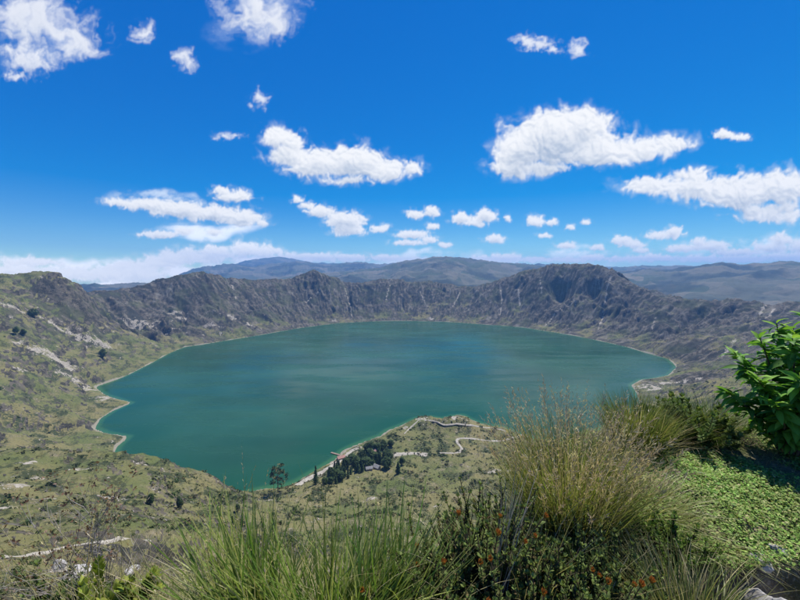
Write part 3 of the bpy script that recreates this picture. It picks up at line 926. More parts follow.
def blades(base, az, lean, bend, length, width, c0, c1, seg=7, rng=RNG, tipw=0.04, twist=0.6):
    """many ribbons at once; angles in radians from vertical"""
    n = len(base)
    t = np.linspace(0, 1, seg + 1)
    phi = lean[:, None] + bend[:, None] * t[None] ** 1.4
    phi = np.minimum(phi, 2.6)
    wob = rng.normal(0, 0.12, (n, 1)) * np.sin(t * 5 + rng.uniform(0, 6, (n, 1)))
    dl = (length / seg)[:, None]
    dirh = np.sin(phi + wob) * dl; dirv = np.cos(phi + wob) * dl
    hx = np.concatenate([np.zeros((n, 1)), np.cumsum(dirh[:, :-1], 1)], 1); hz = np.concatenate([np.zeros((n, 1)), np.cumsum(dirv[:, :-1], 1)], 1)
    az2 = az[:, None] + rng.normal(0, 0.18, (n, 1)) * t
    cx = base[:, 0:1] + hx * np.cos(az2); cy = base[:, 1:2] + hx * np.sin(az2); cz = base[:, 2:3] + hz
    tw = az[:, None] + math.pi / 2 + rng.normal(0, twist, (n, 1)) + rng.normal(0, twist, (n, 1)) * t
    w = (width[:, None] * (np.clip(1 - t, 0, 1) ** 0.55 * (1 - tipw) + tipw) * (0.75 + 0.25 * np.sin(np.clip(t * 3, 0, 1.57)))) * 0.5
    px, py = np.cos(tw) * w, np.sin(tw) * w
    pz = rng.normal(0, 0.25, (n, 1)) * w
    L = np.stack([cx - px, cy - py, cz - pz], -1); Rr = np.stack([cx + px, cy + py, cz + pz], -1)
    v = np.stack([L, Rr], 2).reshape(n, -1, 3)
    k = (seg + 1) * 2
    i = np.arange(seg) * 2
    f1 = np.stack([i, i + 1, i + 3, i + 2], -1)
    f = (np.arange(n)[:, None, None] * k + f1[None]).reshape(-1, 4)
    col = c0[:, None, :] * (1 - t[None, :, None]) + c1[:, None, :] * t[None, :, None]
    col = np.repeat(col, 2, 1).reshape(-1, 3)
    tips = np.stack([cx[:, -1], cy[:, -1], cz[:, -1]], -1)
    path = np.stack([cx, cy, cz], -1)
    return v.reshape(-1, 3), f, col, path


def cmix(rng, n, cols, jit=0.18):
    cols = np.array(cols); i = rng.integers(0, len(cols), n); j = rng.integers(0, len(cols), n); t = rng.random((n, 1)) * 0.5
    c = cols[i] * (1 - t) + cols[j] * t
    return np.clip(c * (1 + rng.normal(0, jit, (n, 1))), 0.004, 0.8)


def gz(x, y):
    return height(np.atleast_1d(x), np.atleast_1d(y))


# ------------------------------------------------------------------ paths
def path_strip(name, pix, width, label, mat):
    pts = [cast(*p, rmin=30) for p in pix]
    pts = np.array([p[:2] for p in pts if p is not None])
    seg = np.hypot(*np.diff(pts, axis=0).T); s = np.r_[0, np.cumsum(seg)]
    t = np.arange(0, s[-1], 3.0)
    # smooth curve through the points
    c = np.c_[np.interp(t, s, pts[:, 0]), np.interp(t, s, pts[:, 1])]
    for _ in range(6): c[1:-1] = (c[:-2] + 2 * c[1:-1] + c[2:]) / 4
    d = np.gradient(c, axis=0); d /= np.linalg.norm(d, axis=1)[:, None] + 1e-9
    nn = np.c_[-d[:, 1], d[:, 0]]
    wv = width * (1 + 0.45 * fbm(t / 14, t * 0 + width, 4, 401, 0.65))
    off = np.linspace(-0.5, 0.5, 5)
    p = c[:, None] + nn[:, None] * (off[None, :] * wv[:, None])[..., None]
    z = gz(p[..., 0].ravel(), p[..., 1].ravel()).reshape(p.shape[:2])
    zc = z.max(1)
    for _ in range(3): zc[1:-1] = np.maximum(zc[1:-1], (zc[:-2] + zc[2:]) / 2)
    z = np.maximum(z, zc[:, None] - 0.9) + np.array([-0.6, 0.45, 0.6, 0.45, -0.6])[None]
    v = np.c_[p.reshape(-1, 2), z.ravel()]
    i = np.arange(len(t) * 5).reshape(-1, 5)
    f = np.stack([i[:-1, :-1], i[1:, :-1], i[1:, 1:], i[:-1, 1:]], -1).reshape(-1, 4)
    return tag(obj(name, mk_mesh(name, v, f, mat)), label, kind='structure')


M_PATH = mat_plain('sandy_path', (0.26, 0.235, 0.19), (0.40, 0.37, 0.31), 0.25, 0.95, 0.3, 0.1)
path_strip('path', [(546, 440), (534, 436), (524, 434), (512, 438), (503, 441), (488, 441), (476, 439), (464, 438), (456, 439), (458, 444), (463, 449), (458, 453), (447, 453), (438, 453)], 6.5,
           'pale sandy track winding across the peninsula', M_PATH)
path_strip('path', [(392, 455), (402, 454), (414, 453), (428, 455)], 13.0, 'pale sandy clearing beside the pine grove', M_PATH)
path_strip('path', [(404, 434), (410, 428), (416, 423), (420, 419), (430, 421), (440, 424), (452, 425), (466, 425), (480, 427), (494, 428), (508, 432)], 4.5, 'pale footpath along the peninsula crest', M_PATH)
path_strip('path', [(-20, 560), (10, 557), (40, 553), (70, 547), (95, 542), (120, 543), (150, 540)], 3.0, 'dusty path crossing the slope below the viewpoint', M_PATH)
path_strip('path', [(296, 486), (312, 478), (326, 470), (338, 462), (350, 452), (362, 446)], 9.0, 'pale sandy beach strip along the landing', M_PATH)

# ------------------------------------------------------------------ scrub on the slopes
def scrub_cover():
    rng = np.random.default_rng(21)
    n = 150000
    az = np.radians(rng.uniform(-56, 50, n)); r = 45 * (1250 / 45) ** (rng.random(n) ** 0.55)
    x, y = r * np.sin(az), r * np.cos(az)
    z = height(x, y)
    e = 2.5
    sl = np.hypot((height(x + e, y) - z) / e, (height(x, y + e) - z) / e)
    big = sst(fbm(x / 75, y / 75, 4, 211), -0.35, 0.35)
    clump = sst(fbm(x / 26, y / 26, 4, 213), 0.0, 0.30)
    pen = sst(y, 230, 330) * (np.abs(x - 60) < 280) * (y < 720)
    prob = (0.05 + 0.25 * big * (0.3 + clump) + pen * (0.05 + 0.75 * clump)) * (z > 2.0) * (sl < 1.2) * (glook(SGN, x, y) > 9) * (1 - 0.7 * sst(r, 560, 820))
    k = rng.random(n) < prob * 0.62
    x, y, z, r = x[k], y[k], z[k], r[k]
    order = np.argsort(r)
    x, y, z, r = x[order], y[order], z[order], r[order]
    s_all = np.clip(rng.lognormal(-0.15, 0.5, len(x)) * (0.7 + r / 650.0) * 0.9, 0.35, 3.6)
    V, F, C, o = [], [], [], 0
    for lo, hi, m in ((0, 220, 34), (220, 480, 16), (480, 2000, 10)):
        q = (r >= lo) & (r < hi); nn = int(q.sum())
        if not nn: continue
        s = s_all[q]
        d = rng.normal(size=(nn, m, 3)); d /= np.linalg.norm(d, axis=2)[..., None]; d[..., 2] = np.abs(d[..., 2])
        cen = np.c_[x[q], y[q], z[q]][:, None] + d * s[:, None, None] * np.array([1.0, 1.0, 0.72]) * rng.uniform(0.5, 1.0, (nn, m, 1))
        v, f = leaf_faces(cen.reshape(-1, 3), np.repeat(s, m) * rng.uniform(0.45, 0.95, nn * m) * (3.2 / m ** 0.5), rng, 1.3, d.reshape(-1, 3))
        base = cmix(rng, nn, [(0.040, 0.062, 0.020), (0.055, 0.085, 0.026), (0.080, 0.11, 0.032), (0.12, 0.13, 0.05), (0.20, 0.17, 0.08)], 0.2)
        c = np.clip(np.repeat(base, m, 0) * (1 + rng.normal(0, 0.18, (nn * m, 1))), .01, .5)
        V.append(v); F.append(f + o); C.append(np.repeat(c, 4, 0)); o += len(v)
    me = mk_mesh('scrub', np.concatenate(V), np.concatenate(F), M_SCRUB, {'Col': np.concatenate(C)}, smooth=False)
    tag(obj('scrub', me), 'low dark scrub scattered over the slopes', kind='stuff')
    return len(x)


scrub_cover()

# ------------------------------------------------------------------ trees
def tree_meshes(kind, seed):
    """unit-height tree: trunk mesh and crown mesh"""
    rng = np.random.default_rng(seed)
    if kind == 'conifer':
        tv, tf = tube([(0, 0, -0.03), (0.005, 0, 0.4), (0, 0.004, 0.97)], [0.022, 0.014, 0.003])
        parts = [(tv, tf)]
        n = 620
        h = 0.10 + 0.90 * rng.random(n) ** 1.25
        env = (0.20 * (1 - h) ** 0.8 + 0.012) * (0.72 + 0.28 * np.sin(h * 46)) * (1 + 0.25 * np.sin(rng.integers(0, 5, n)))
        a = rng.uniform(0, 2 * math.pi, n); rr = env * rng.uniform(0.45, 1.05, n)
        cen = np.c_[rr * np.cos(a), rr * np.sin(a), h - 0.1 * rr]
        size = rng.uniform(0.03, 0.065, n)
        cols = [(0.040, 0.075, 0.026), (0.060, 0.105, 0.034), (0.085, 0.13, 0.042)]
        nrm = np.c_[np.cos(a) * .6, np.sin(a) * .6, np.full(n, 0.5)]
    elif kind == 'round':
        tv, tf = tube([(0, 0, -0.03), (0.01, 0, 0.3), (0.0, 0.01, 0.7)], [0.03, 0.022, 0.006])
        parts = [(tv, tf)]
        cl = [(0, 0, 0.62, 0.30), (0.14, 0.05, 0.45, 0.22), (-0.15, 0.02, 0.48, 0.22), (0.02, -0.14, 0.42, 0.2), (0.03, 0.06, 0.80, 0.17), (0, 0, 0.30, 0.24)]
        cs = []
        for (x, y, z, rad_) in cl:
            k = int(900 * rad_); d = rng.normal(size=(k, 3)); d /= np.linalg.norm(d, axis=1)[:, None]
            cs.append(np.array([x, y, z]) + d * rad_ * rng.uniform(0.6, 1.08, (k, 1)))
        cen = np.concatenate(cs); n = len(cen)
        size = rng.uniform(0.035, 0.075, n); nrm = cen - np.array([0, 0, 0.5]); nrm /= np.linalg.norm(nrm, axis=1)[:, None]
        cols = [(0.036, 0.066, 0.021), (0.056, 0.095, 0.029), (0.08, 0.12, 0.038)]
    else:   # open-crowned broadleaf
        parts = [tube([(0, 0, -0.03), (0.01, 0, 0.25), (-0.01, 0.01, 0.55), (0.0, 0, 0.86)], [0.026, 0.02, 0.014, 0.004])]
        cs = []
        for i in range(13):
            h = 0.34 + 0.05 * i; a = i * 2.4; L = 0.30 * (1 - 0.55 * abs(h - 0.55) / 0.45) * rng.uniform(0.7, 1.1)
            e = np.array([math.cos(a) * L, math.sin(a) * L, h + 0.12])
            parts.append(tube([(0, 0, h - 0.06), (e[0] * .5, e[1] * .5, h + 0.03), tuple(e)], [0.010, 0.007, 0.003], 5))
            for k in range(3):
                c0 = e + rng.normal(0, 0.045, 3)
                d = rng.normal(size=(26, 3)); d /= np.linalg.norm(d, axis=1)[:, None]
                cs.append(c0 + d * rng.uniform(0.02, 0.10, (26, 1)) * np.array([1, 1, 0.75]))
        cen = np.concatenate(cs); n = len(cen); size = rng.uniform(0.022, 0.05, n); nrm = None
        cols = [(0.055, 0.085, 0.028), (0.080, 0.105, 0.035), (0.10, 0.115, 0.05)]
    tv, tf, _ = merge([(v, f, np.zeros((len(v), 1))) for v, f in parts])
    lv, lf = leaf_faces(cen, size, rng, 1.7, nrm)
    cc = np.repeat(cmix(rng, n, cols), 4, 0)
    return mk_mesh('trunk', tv, tf, M_BARK), mk_mesh('crown', lv, lf, M_CROWN, {'Col': cc}, smooth=False)


TREE = {k: [tree_meshes(k, s) for s in sds] for k, sds in (('conifer', (1, 2, 3)), ('round', (4, 5)), ('open', (6,)))}


def plant_tree(kind, x, y, h, name, label, group=None, wide=1.0):
    t, c = TREE[kind][random.randrange(len(TREE[kind]))]
    e = empty(name, (x, y, float(gz(x, y)[0]) - 0.15))
    e.rotation_euler = (0, 0, random.uniform(0, 6.28)); e.scale = (h * wide, h * wide, h)
    obj('trunk', t, e); obj('crown', c, e)
    return tag(e, label, 'tree', group)


def tree_px(kind, px, py, hpx, *a, **k):
    q = cast(px, py, rmin=30)
    if q is None: return
    d = pix_dir(px, py); depth = q[1] / d[1]
    return plant_tree(kind, q[0], q[1], hpx / FPX * depth, *a, **k)


tree_px('open', 278, 492, 25, 'tall_tree', 'tall open-crowned tree standing alone at the head of the cove', wide=1.0)
tree_px('conifer', 316, 484, 19, 'pine_tree', 'slim dark conifer on the beach between the lone tree and the grove', wide=0.9)
tree_px('round', 151, 505, 13, 'round_tree', 'round dark tree on the bench, the one farther from the cove', wide=0.85)
tree_px('round', 180, 509, 14, 'round_tree', 'round dark tree on the bench beside a pale stony patch', wide=0.75)
tree_px('conifer', 233, 529, 14, 'pine_tree', 'dark conifer of a close pair below the bench, shorter one', wide=1.2)
tree_px('conifer', 243, 527, 16, 'pine_tree', 'dark conifer of a close pair below the bench, taller one', wide=1.2)
tree_px('round', 238, 511, 8, 'round_tree', 'small dark tree just uphill of the cove', wide=0.9)
tree_px('conifer', 273, 529, 12, 'pine_tree', 'lone dark conifer on the slope under the cove', wide=1.2)
tree_px('round', 33, 317, 9, 'round_tree', 'broad dark tree high on the left crater slope', wide=1.5)
tree_px('round', 16, 334, 8, 'round_tree', 'dark tree of a pair on the open left slope', 'pair of trees on the left slope', wide=1.0)
tree_px('round', 24, 335, 7, 'round_tree', 'dark tree of a pair on the open left slope', 'pair of trees on the left slope', wide=1.0)
tree_px('round', 103, 358, 10, 'round_tree', 'single dark tree above the pale cliff bands near the left shore', wide=0.9)
tree_px('conifer', 398, 474, 13, 'pine_tree', 'dark tree on the grassy clearing right of the grove', wide=1.5)
tree_px('round', 386, 470, 8, 'round_tree', 'small tree beside the grey roofed hut', wide=1.1)
tree_px('round', 402, 465, 9, 'round_tree', 'dark bushy tree behind the tree on the grassy clearing', wide=1.1)
gl = 'dark green pine in the dense grove above the landing'
rs = random.Random(3)
GROVE = [(328, 483), (336, 476), (345, 473), (352, 468), (362, 465), (372, 462), (382, 462), (391, 460)]
for i in range(76):
    t = rs.random() * (len(GROVE) - 1); k = int(t); f_ = t - k
    x = GROVE[k][0] * (1 - f_) + GROVE[k + 1][0] * f_ + rs.uniform(-5, 5); yy = GROVE[k][1] * (1 - f_) + GROVE[k + 1][1] * f_ + rs.uniform(-7, 7)
    tree_px('conifer' if rs.random() < 0.7 else 'round', x, yy, rs.uniform(7, 12), 'pine_tree', gl, 'pine grove above the landing', wide=rs.uniform(1.1, 1.5))
for i in range(12):
    tree_px('round', 366 + i * 2.3 + rs.uniform(-2, 2), 452 - i * 0.5 + rs.uniform(-3, 3), rs.uniform(6, 8.5), 'round_tree', 'dark bushy tree in the row behind the pink roofed hut', 'tree row behind the pink roofed hut', wide=1.25)

# ------------------------------------------------------------------ huts and jetty on the landing
M_WALL = mat_plain('plaster', (0.42, 0.36, 0.30), (0.55, 0.48, 0.42), 1.5, 0.9)
M_ROOFP = mat_plain('pink_roof', (0.30, 0.15, 0.12), (0.42, 0.24, 0.20), 0.8, 0.7)
M_ROOFG = mat_plain('grey_roof', (0.15, 0.15, 0.15), (0.26, 0.26, 0.26), 0.8, 0.7)
M_WOOD = mat_plain('weathered_wood', (0.16, 0.12, 0.09), (0.30, 0.24, 0.18), 2.0, 0.85)


def box(x0, x1, y0, y1, z0, z1):
    v = np.array([(x, y, z) for z in (z0, z1) for (x, y) in ((x0, y0), (x1, y0), (x1, y1), (x0, y1))], float)
    f = np.array([(0, 3, 2, 1), (4, 5, 6, 7), (0, 1, 5, 4), (1, 2, 6, 5), (2, 3, 7, 6), (3, 0, 4, 7)])
    return v, f


def hut(px, py, L, Wd, H, rot, roofm, label, extra=None):
    q = cast(px, py, rmin=30)
    c, s = math.cos(rot), math.sin(rot)
    cor = [(q[0] + c * a - s * b_, q[1] + s * a + c * b_) for a in (-L / 2, L / 2) for b_ in (-Wd / 2, Wd / 2)]
    zb = max(float(z) for z in gz(np.array([p[0] for p in cor]), np.array([p[1] for p in cor])))
    e = empty('hut', (q[0], q[1], max(zb, 1.0))); e.rotation_euler = (0, 0, rot)
    v, f = box(-L / 2, L / 2, -Wd / 2, Wd / 2, -3, H)
    ga = np.array([(-L / 2, -Wd / 2, H), (-L / 2, Wd / 2, H), (-L / 2, 0, H + Wd * .3), (L / 2, -Wd / 2, H), (L / 2, Wd / 2, H), (L / 2, 0, H + Wd * .3)])
    vv = np.concatenate([v, ga]); me = mk_mesh('wall', vv, [f, np.array([(8, 10, 9), (11, 12, 13)])], M_WALL, smooth=False)
    obj('wall', me, e)
    ov, th = 0.7, 0.25; rz = Wd * .3; hw = Wd / 2 + ov; dz = rz / (Wd / 2) * ov
    prof = [(-hw, H - dz), (0, H + rz), (hw, H - dz), (hw, H - dz + th), (0, H + rz + th), (-hw, H - dz + th)]
    rv = np.array([(x, a, b_) for x in (-L / 2 - ov, L / 2 + ov) for a, b_ in prof])
    rf = np.array([(i, (i + 1) % 6, 6 + (i + 1) % 6, 6 + i) for i in range(6)] + [(0, 1, 4, 5), (1, 2, 3, 4), (6, 11, 10, 7), (7, 10, 9, 8)])
    obj('roof', mk_mesh('roof', rv, rf, roofm, smooth=False), e)
    v, f = box(-0.6, 0.6, -Wd / 2 - 0.06, -Wd / 2 + 0.02, 0, 2.1); obj('door', mk_mesh('door', v, f, M_WOOD, smooth=False), e)
    for sx in (-1, 1):
        v, f = box(sx * L * .3 - 0.6, sx * L * .3 + 0.6, -Wd / 2 - 0.05, -Wd / 2 + 0.02, 1.0, 2.0); obj('window', mk_mesh('window', v, f, M_WOOD, smooth=False), e)
    return tag(e, label, 'hut')


hut(341, 459, 11, 7, 3.0, 0.5, M_ROOFP, 'low hut with pink roof standing at the water by the jetty')
hut(373, 452, 10, 6, 3.0, 0.1, M_ROOFP, 'small hut with pink roof half hidden behind the grove')
hut(376, 468, 12, 7, 3.0, -0.6, M_ROOFG, 'grey roofed hut at the edge of the pine grove')
hut(369, 470, 9, 6, 2.8, 0.3, M_ROOFG, 'smaller grey roofed hut next to the grey roofed hut')
j0 = Wp(340, 455.5); j1 = Wp(333, 453.5)
je = empty('jetty', (j0[0], j0[1], 0.0)); ang = math.atan2(j1[1] - j0[1], j1[0] - j0[0]); je.rotation_euler = (0, 0, ang)
JL = float(np.hypot(*(j1 - j0)[:2])) + 4
v, f = box(0, JL, -1.6, 1.6, 0.9, 1.1); obj('deck', mk_mesh('deck', v, f, M_WOOD, smooth=False), je)
for i in range(4):
    for sy in (-1.3, 1.3):
        tv, tf = tube([(JL * i / 3.2 + .8, sy, -4), (JL * i / 3.2 + .8, sy, 1.7)], [0.16, 0.15]); obj('post', mk_mesh('post', tv, tf, M_WOOD), je)
tag(je, 'short wooden jetty reaching into the lake beside the pink hut', 'jetty')

# ------------------------------------------------------------------ plants around the viewpoint
GREEN = [(0.16, 0.28, 0.045), (0.10, 0.20, 0.030), (0.23, 0.34, 0.070), (0.33, 0.37, 0.10)]
OLIVE = [(0.18, 0.22, 0.055), (0.13, 0.18, 0.038), (0.27, 0.27, 0.090), (0.34, 0.31, 0.13)]
TAN = [(0.56, 0.48, 0.28), (0.64, 0.57, 0.38), (0.45, 0.36, 0.20), (0.44, 0.40, 0.19)]
PINK = [(0.40, 0.31, 0.24), (0.46, 0.37, 0.28), (0.34, 0.25, 0.20)]
DGREEN = [(0.055, 0.10, 0.024), (0.085, 0.14, 0.030), (0.12, 0.18, 0.04), (0.20, 0.21, 0.07)]


def blade_set(rng, n, centre, spread, lean, bend, length, width, c0s, c1s, azc=None, azs=0.6, seg=7, squash=(1, 1), twist=0.6):
    """ribbons of one tussock; lean/bend/length/width are (low, high)"""
    rr = spread * np.sqrt(rng.random(n)); aa = rng.uniform(0, 2 * math.pi, n)
    bx_ = rr * np.cos(aa) * squash[0]; by_ = rr * np.sin(aa) * squash[1]
    z = gz(centre[0] + bx_, centre[1] + by_) - 0.02
    base = np.c_[bx_, by_, z - centre[2]]
    az = (aa + rng.normal(0, 0.5, n)) if azc is None else azc + rng.normal(0, azs, n)
    fl = rr / spread
    ln = np.radians(lean[0] + (lean[1] - lean[0]) * np.clip(fl * 0.7 + rng.random(n) * 0.45 - 0.1, 0, 1))
    bn = np.radians(rng.uniform(*bend, n)); le = rng.uniform(*length, n) * (1 - 0.15 * fl); wi = rng.uniform(*width, n)
    return blades(base, az, ln, bn, le, wi, cmix(rng, n, c0s), cmix(rng, n, c1s), seg, rng, twist=twist)


def panicles(rng, path, n_each, L, cols, start=0.55):
    """feathery seed heads along the tops of stalks: thin slivers"""
    n, k, _ = path.shape
    t = start + (1 - start) * rng.random((n, n_each)) ** 0.8
    f = t * (k - 1); i = np.minimum(f.astype(int), k - 2); w = (f - i)[..., None]
    ar = np.arange(n)[:, None]
    p = path[ar, i] * (1 - w) + path[ar, i + 1] * w
    ax = path[ar, i + 1] - path[ar, i]; ax = ax / (np.linalg.norm(ax, axis=2)[..., None] + 1e-9)
    d = ax + rng.normal(0, 0.42, ax.shape); d /= np.linalg.norm(d, axis=2)[..., None]
    l = (L * (1.25 - t) / (1.25 - start) * rng.uniform(0.5, 1.1, t.shape))[..., None]
    side = np.cross(d, rng.normal(size=d.shape)); side /= np.linalg.norm(side, axis=2)[..., None] + 1e-9
    wv = 0.0012 + 0.0012 * rng.random(t.shape)[..., None]
    v = np.stack([p - side * wv * .5, p + d * l * 0.6 + side * wv, p + d * l, p + d * l * 0.6 - side * wv], 2)
    m = n * n_each
    return v.reshape(-1, 3), np.arange(m * 4).reshape(m, 4), np.repeat(cmix(rng, m, cols), 4, 0)


def single_blades(root, name, data, seg):
    """each ribbon of a set as a part of its own"""
    v, f, c, path = data
    k = (seg + 1) * 2
    i = np.arange(seg) * 2
    f1 = np.stack([i, i + 1, i + 3, i + 2], -1)
    for j in range(len(v) // k):
        obj(name, mk_mesh(name, v[j * k:(j + 1) * k], f1, M_BLADE, {'Col': c[j * k:(j + 1) * k]}), root)


def stuff(name, parts, root, mat=None):
    v, f, c = merge([p[:3] for p in parts])
    o = obj(name, mk_mesh(name, v, f, mat or M_BLADE, {'Col': c}), root)
    o['kind'] = 'stuff'
    return o


def tussock(name, x, y, label, seed, cat='grass'):
    c = (x, y, float(gz(x, y)[0]))
    e = empty(name, c)
    tag(e, label, cat)
    return e, c, np.random.default_rng(seed)


# big seeding tussock
e, c, g = tussock('grass_tussock', 1.06, 2.08, 'big tussock of tall grass with feathery tan seed heads', 31)
sets = [blade_set(g, 1900, c, 0.25, (1, 30), (3, 34), (0.36, 0.72), (0.0035, 0.0075), OLIVE + GREEN[:2] + DGREEN[2:3], OLIVE + GREEN[2:]),
        blade_set(g, 700, c, 0.25, (2, 38), (6, 50), (0.35, 0.70), (0.0022, 0.004), OLIVE + TAN[:2], OLIVE[2:] + TAN),
        blade_set(g, 260, c, 0.22, (15, 48), (15, 60), (0.40, 0.66), (0.002, 0.0042), TAN, TAN, azc=0.05, azs=0.6),
        blade_set(g, 260, c, 0.28, (30, 62), (15, 50), (0.3, 0.5), (0.003, 0.005), OLIVE, TAN, azc=math.pi, azs=0.5)]
stuff('leaf_blades', sets, e)
cul = blade_set(g, 330, c, 0.25, (0, 22), (2, 18), (0.62, 0.92), (0.0016, 0.0026), TAN + OLIVE[2:3], PINK, seg=7)
stuff('stalks', [cul], e)
stuff('seed_heads', [panicles(g, cul[3], 20, 0.055, PINK + TAN[:2], 0.62)], e)
cul = blade_set(g, 46, c, 0.25, (4, 30), (4, 30), (0.66, 1.0), (0.003, 0.0042), TAN, TAN, seg=7)
single_blades(e, 'stalk', cul, 7)
stuff('seed_heads', [panicles(g, cul[3], 34, 0.07, PINK, 0.66)], e)

# dark tussock beside it
e, c, g = tussock('grass_tussock', 2.00, 2.84, 'rounded dark green tussock at the corner of the clover patch', 32)
stuff('leaf_blades', [blade_set(g, 1500, c, 0.17, (1, 26), (4, 40), (0.34, 0.60), (0.003, 0.006), DGREEN, OLIVE + DGREEN[2:]),
                      blade_set(g, 260, c, 0.18, (8, 50), (15, 60), (0.32, 0.52), (0.0024, 0.004), TAN, TAN)], e)
single_blades(e, 'blade', blade_set(g, 24, c, 0.16, (6, 36), (8, 36), (0.45, 0.62), (0.004, 0.006), OLIVE, TAN), 7)

# rushy tussocks along the ledge
for k, (x, y, n, azc, lab, sd_) in enumerate([
        (-0.62, 1.40, 190, 2.75, 'bright green rush tussock fanning over the slope, beside the twiggy dry bush', 33),
        (-0.32, 1.38, 200, None, 'upright green rush tussock between two fanning tussocks', 34),
        (-0.10, 1.38, 150, 0.9, 'green rush tussock leaning towards the orange flowered shrub', 35)]):
    e, c, g = tussock('grass_tussock', x, y, lab, sd_)
    azs = 0.9
    stuff('leaf_blades', [blade_set(g, n, c, 0.17, (2, 52), (2, 26), (0.36, 0.70), (0.006, 0.0105), GREEN + OLIVE[:2], GREEN + OLIVE, azc=azc, azs=azs, squash=(1.2, 0.7)),
                          blade_set(g, n // 2, c, 0.18, (2, 30), (2, 26), (0.36, 0.72), (0.005, 0.009), GREEN, GREEN + TAN[:1], squash=(1.2, 0.7)),
                          blade_set(g, n // 3, c, 0.18, (5, 50), (8, 50), (0.35, 0.7), (0.002, 0.0045), TAN + OLIVE, TAN, squash=(1.2, 0.7))], e)
    single_blades(e, 'blade', blade_set(g, 60, c, 0.17, (3, 52), (2, 30), (0.36, 0.78), (0.009, 0.0145), GREEN, GREEN + OLIVE[2:], azc=azc, azs=1.0, squash=(1.2, 0.7), twist=0.35), 7)
    if k == 1:
        single_blades(e, 'stalk', blade_set(g, 7, c, 0.14, (0, 8), (0, 8), (0.85, 1.02), (0.004, 0.006), DGREEN, DGREEN, squash=(1.2, 0.7)), 7)

# spiky tussock in front of the hollow
e, c, g = tussock('grass_tussock', 1.24, 1.36, 'spiky pale green tussock in front of the stony hollow', 36)
stuff('leaf_blades', [blade_set(g, 620, c, 0.15, (2, 60), (4, 40), (0.26, 0.48), (0.0032, 0.0065), GREEN + OLIVE, OLIVE + TAN[:1]),
                      blade_set(g, 170, c, 0.13, (5, 66), (8, 50), (0.22, 0.42), (0.002, 0.0035), TAN, TAN)], e)
single_blades(e, 'blade', blade_set(g, 34, c, 0.12, (2, 60), (2, 26), (0.34, 0.50), (0.004, 0.006), OLIVE, TAN), 7)
e, c, g = tussock('grass_tussock', 0.80, 1.46, 'low olive tussock between the flowering shrubs and the spiky tussock', 37)
stuff('leaf_blades', [blade_set(g, 520, c, 0.17, (10, 62), (10, 60), (0.18, 0.36), (0.0025, 0.005), OLIVE + GREEN, OLIVE + TAN)], e)
e, c, g = tussock('grass_tussock', 1.50, 2.10, 'sprawling yellow green tussock between the big tussock and the clover', 38)
stuff('leaf_blades', [blade_set(g, 900, c, 0.26, (15, 70), (15, 70), (0.18, 0.42), (0.0025, 0.0055), OLIVE + GREEN, OLIVE + TAN)], e)
for (x, y, lab, sd_) in [(2.62, 3.12, 'dark grass clump at the foot of the leafy shrub', 39), (2.95, 3.20, 'dry arching grass clump under the leafy shrub', 40)]:
    e, c, g = tussock('grass_tussock', x, y, lab, sd_)
    stuff('leaf_blades', [blade_set(g, 700, c, 0.19, (4, 55), (8, 55), (0.30, 0.52), (0.003, 0.0058), DGREEN, DGREEN + OLIVE[:2]),
                          blade_set(g, 260, c, 0.2, (20, 75), (20, 80), (0.3, 0.52), (0.002, 0.0038), TAN, TAN)], e)
e, c, g = tussock('grass_tussock', 1.62, 1.82, 'thin grass hanging over the lip of the stony hollow', 47)
stuff('leaf_blades', [blade_set(g, 420, c, 0.30, (20, 75), (20, 80), (0.10, 0.26), (0.002, 0.004), GREEN + OLIVE, OLIVE + TAN, azc=-1.6, azs=0.9, squash=(1.6, 0.25))], e)
# sparse dry grass, lower left
for (x, y, lab, sd_) in [(-1.42, 1.52, 'sparse dry grass clump under the twiggy bush', 41), (-1.05, 1.50, 'sparse dry grass clump between the twiggy bush and the rush tussocks', 42),
                         (-1.85, 1.75, 'thin straw coloured grass left of the twiggy bush', 43), (-0.80, 1.62, 'loose dry grass clump just below the fanning rush tussock', 44)]:
    e, c, g = tussock('grass_tussock', x, y, lab, sd_)
    cs = blade_set(g, 60, c, 0.26, (0, 22), (2, 25), (0.45, 0.95), (0.0018, 0.0034), TAN, TAN + OLIVE)
    stuff('leaf_blades', [blade_set(g, 260, c, 0.26, (5, 60), (10, 60), (0.25, 0.55), (0.002, 0.005), OLIVE + TAN[:2], OLIVE + TAN), cs], e)
    stuff('seed_heads', [panicles(g, cs[3], 14, 0.03, TAN + PINK, 0.7)], e)

e, c, g = tussock('grass_tussock', 0.60, 1.52, 'loose pale grass growing up through the orange flowered shrubs', 46)
stuff('leaf_blades', [blade_set(g, 620, c, 0.40, (5, 60), (8, 65), (0.26, 0.60), (0.002, 0.005), OLIVE + TAN, TAN + OLIVE)], e)
# loose fallen stalks over the shrub
e, c, g = tussock('dry_stalks', 0.42, 1.42, 'bundle of bleached dead stalks lying across the flowering shrub', 45)
single_blades(e, 'stalk', blade_set(g, 22, (c[0], c[1], c[2] - 0.16), 0.06, (22, 42), (-12, 14), (0.45, 0.72), (0.003, 0.006), [(0.42, 0.37, 0.29), (0.34, 0.28, 0.22)], [(0.46, 0.40, 0.32)], azc=0.9, azs=0.25), 7)

# ---- orange flowered shrub
M_PETAL = mat_leafy('orange_petals', 0.2, 0.6)


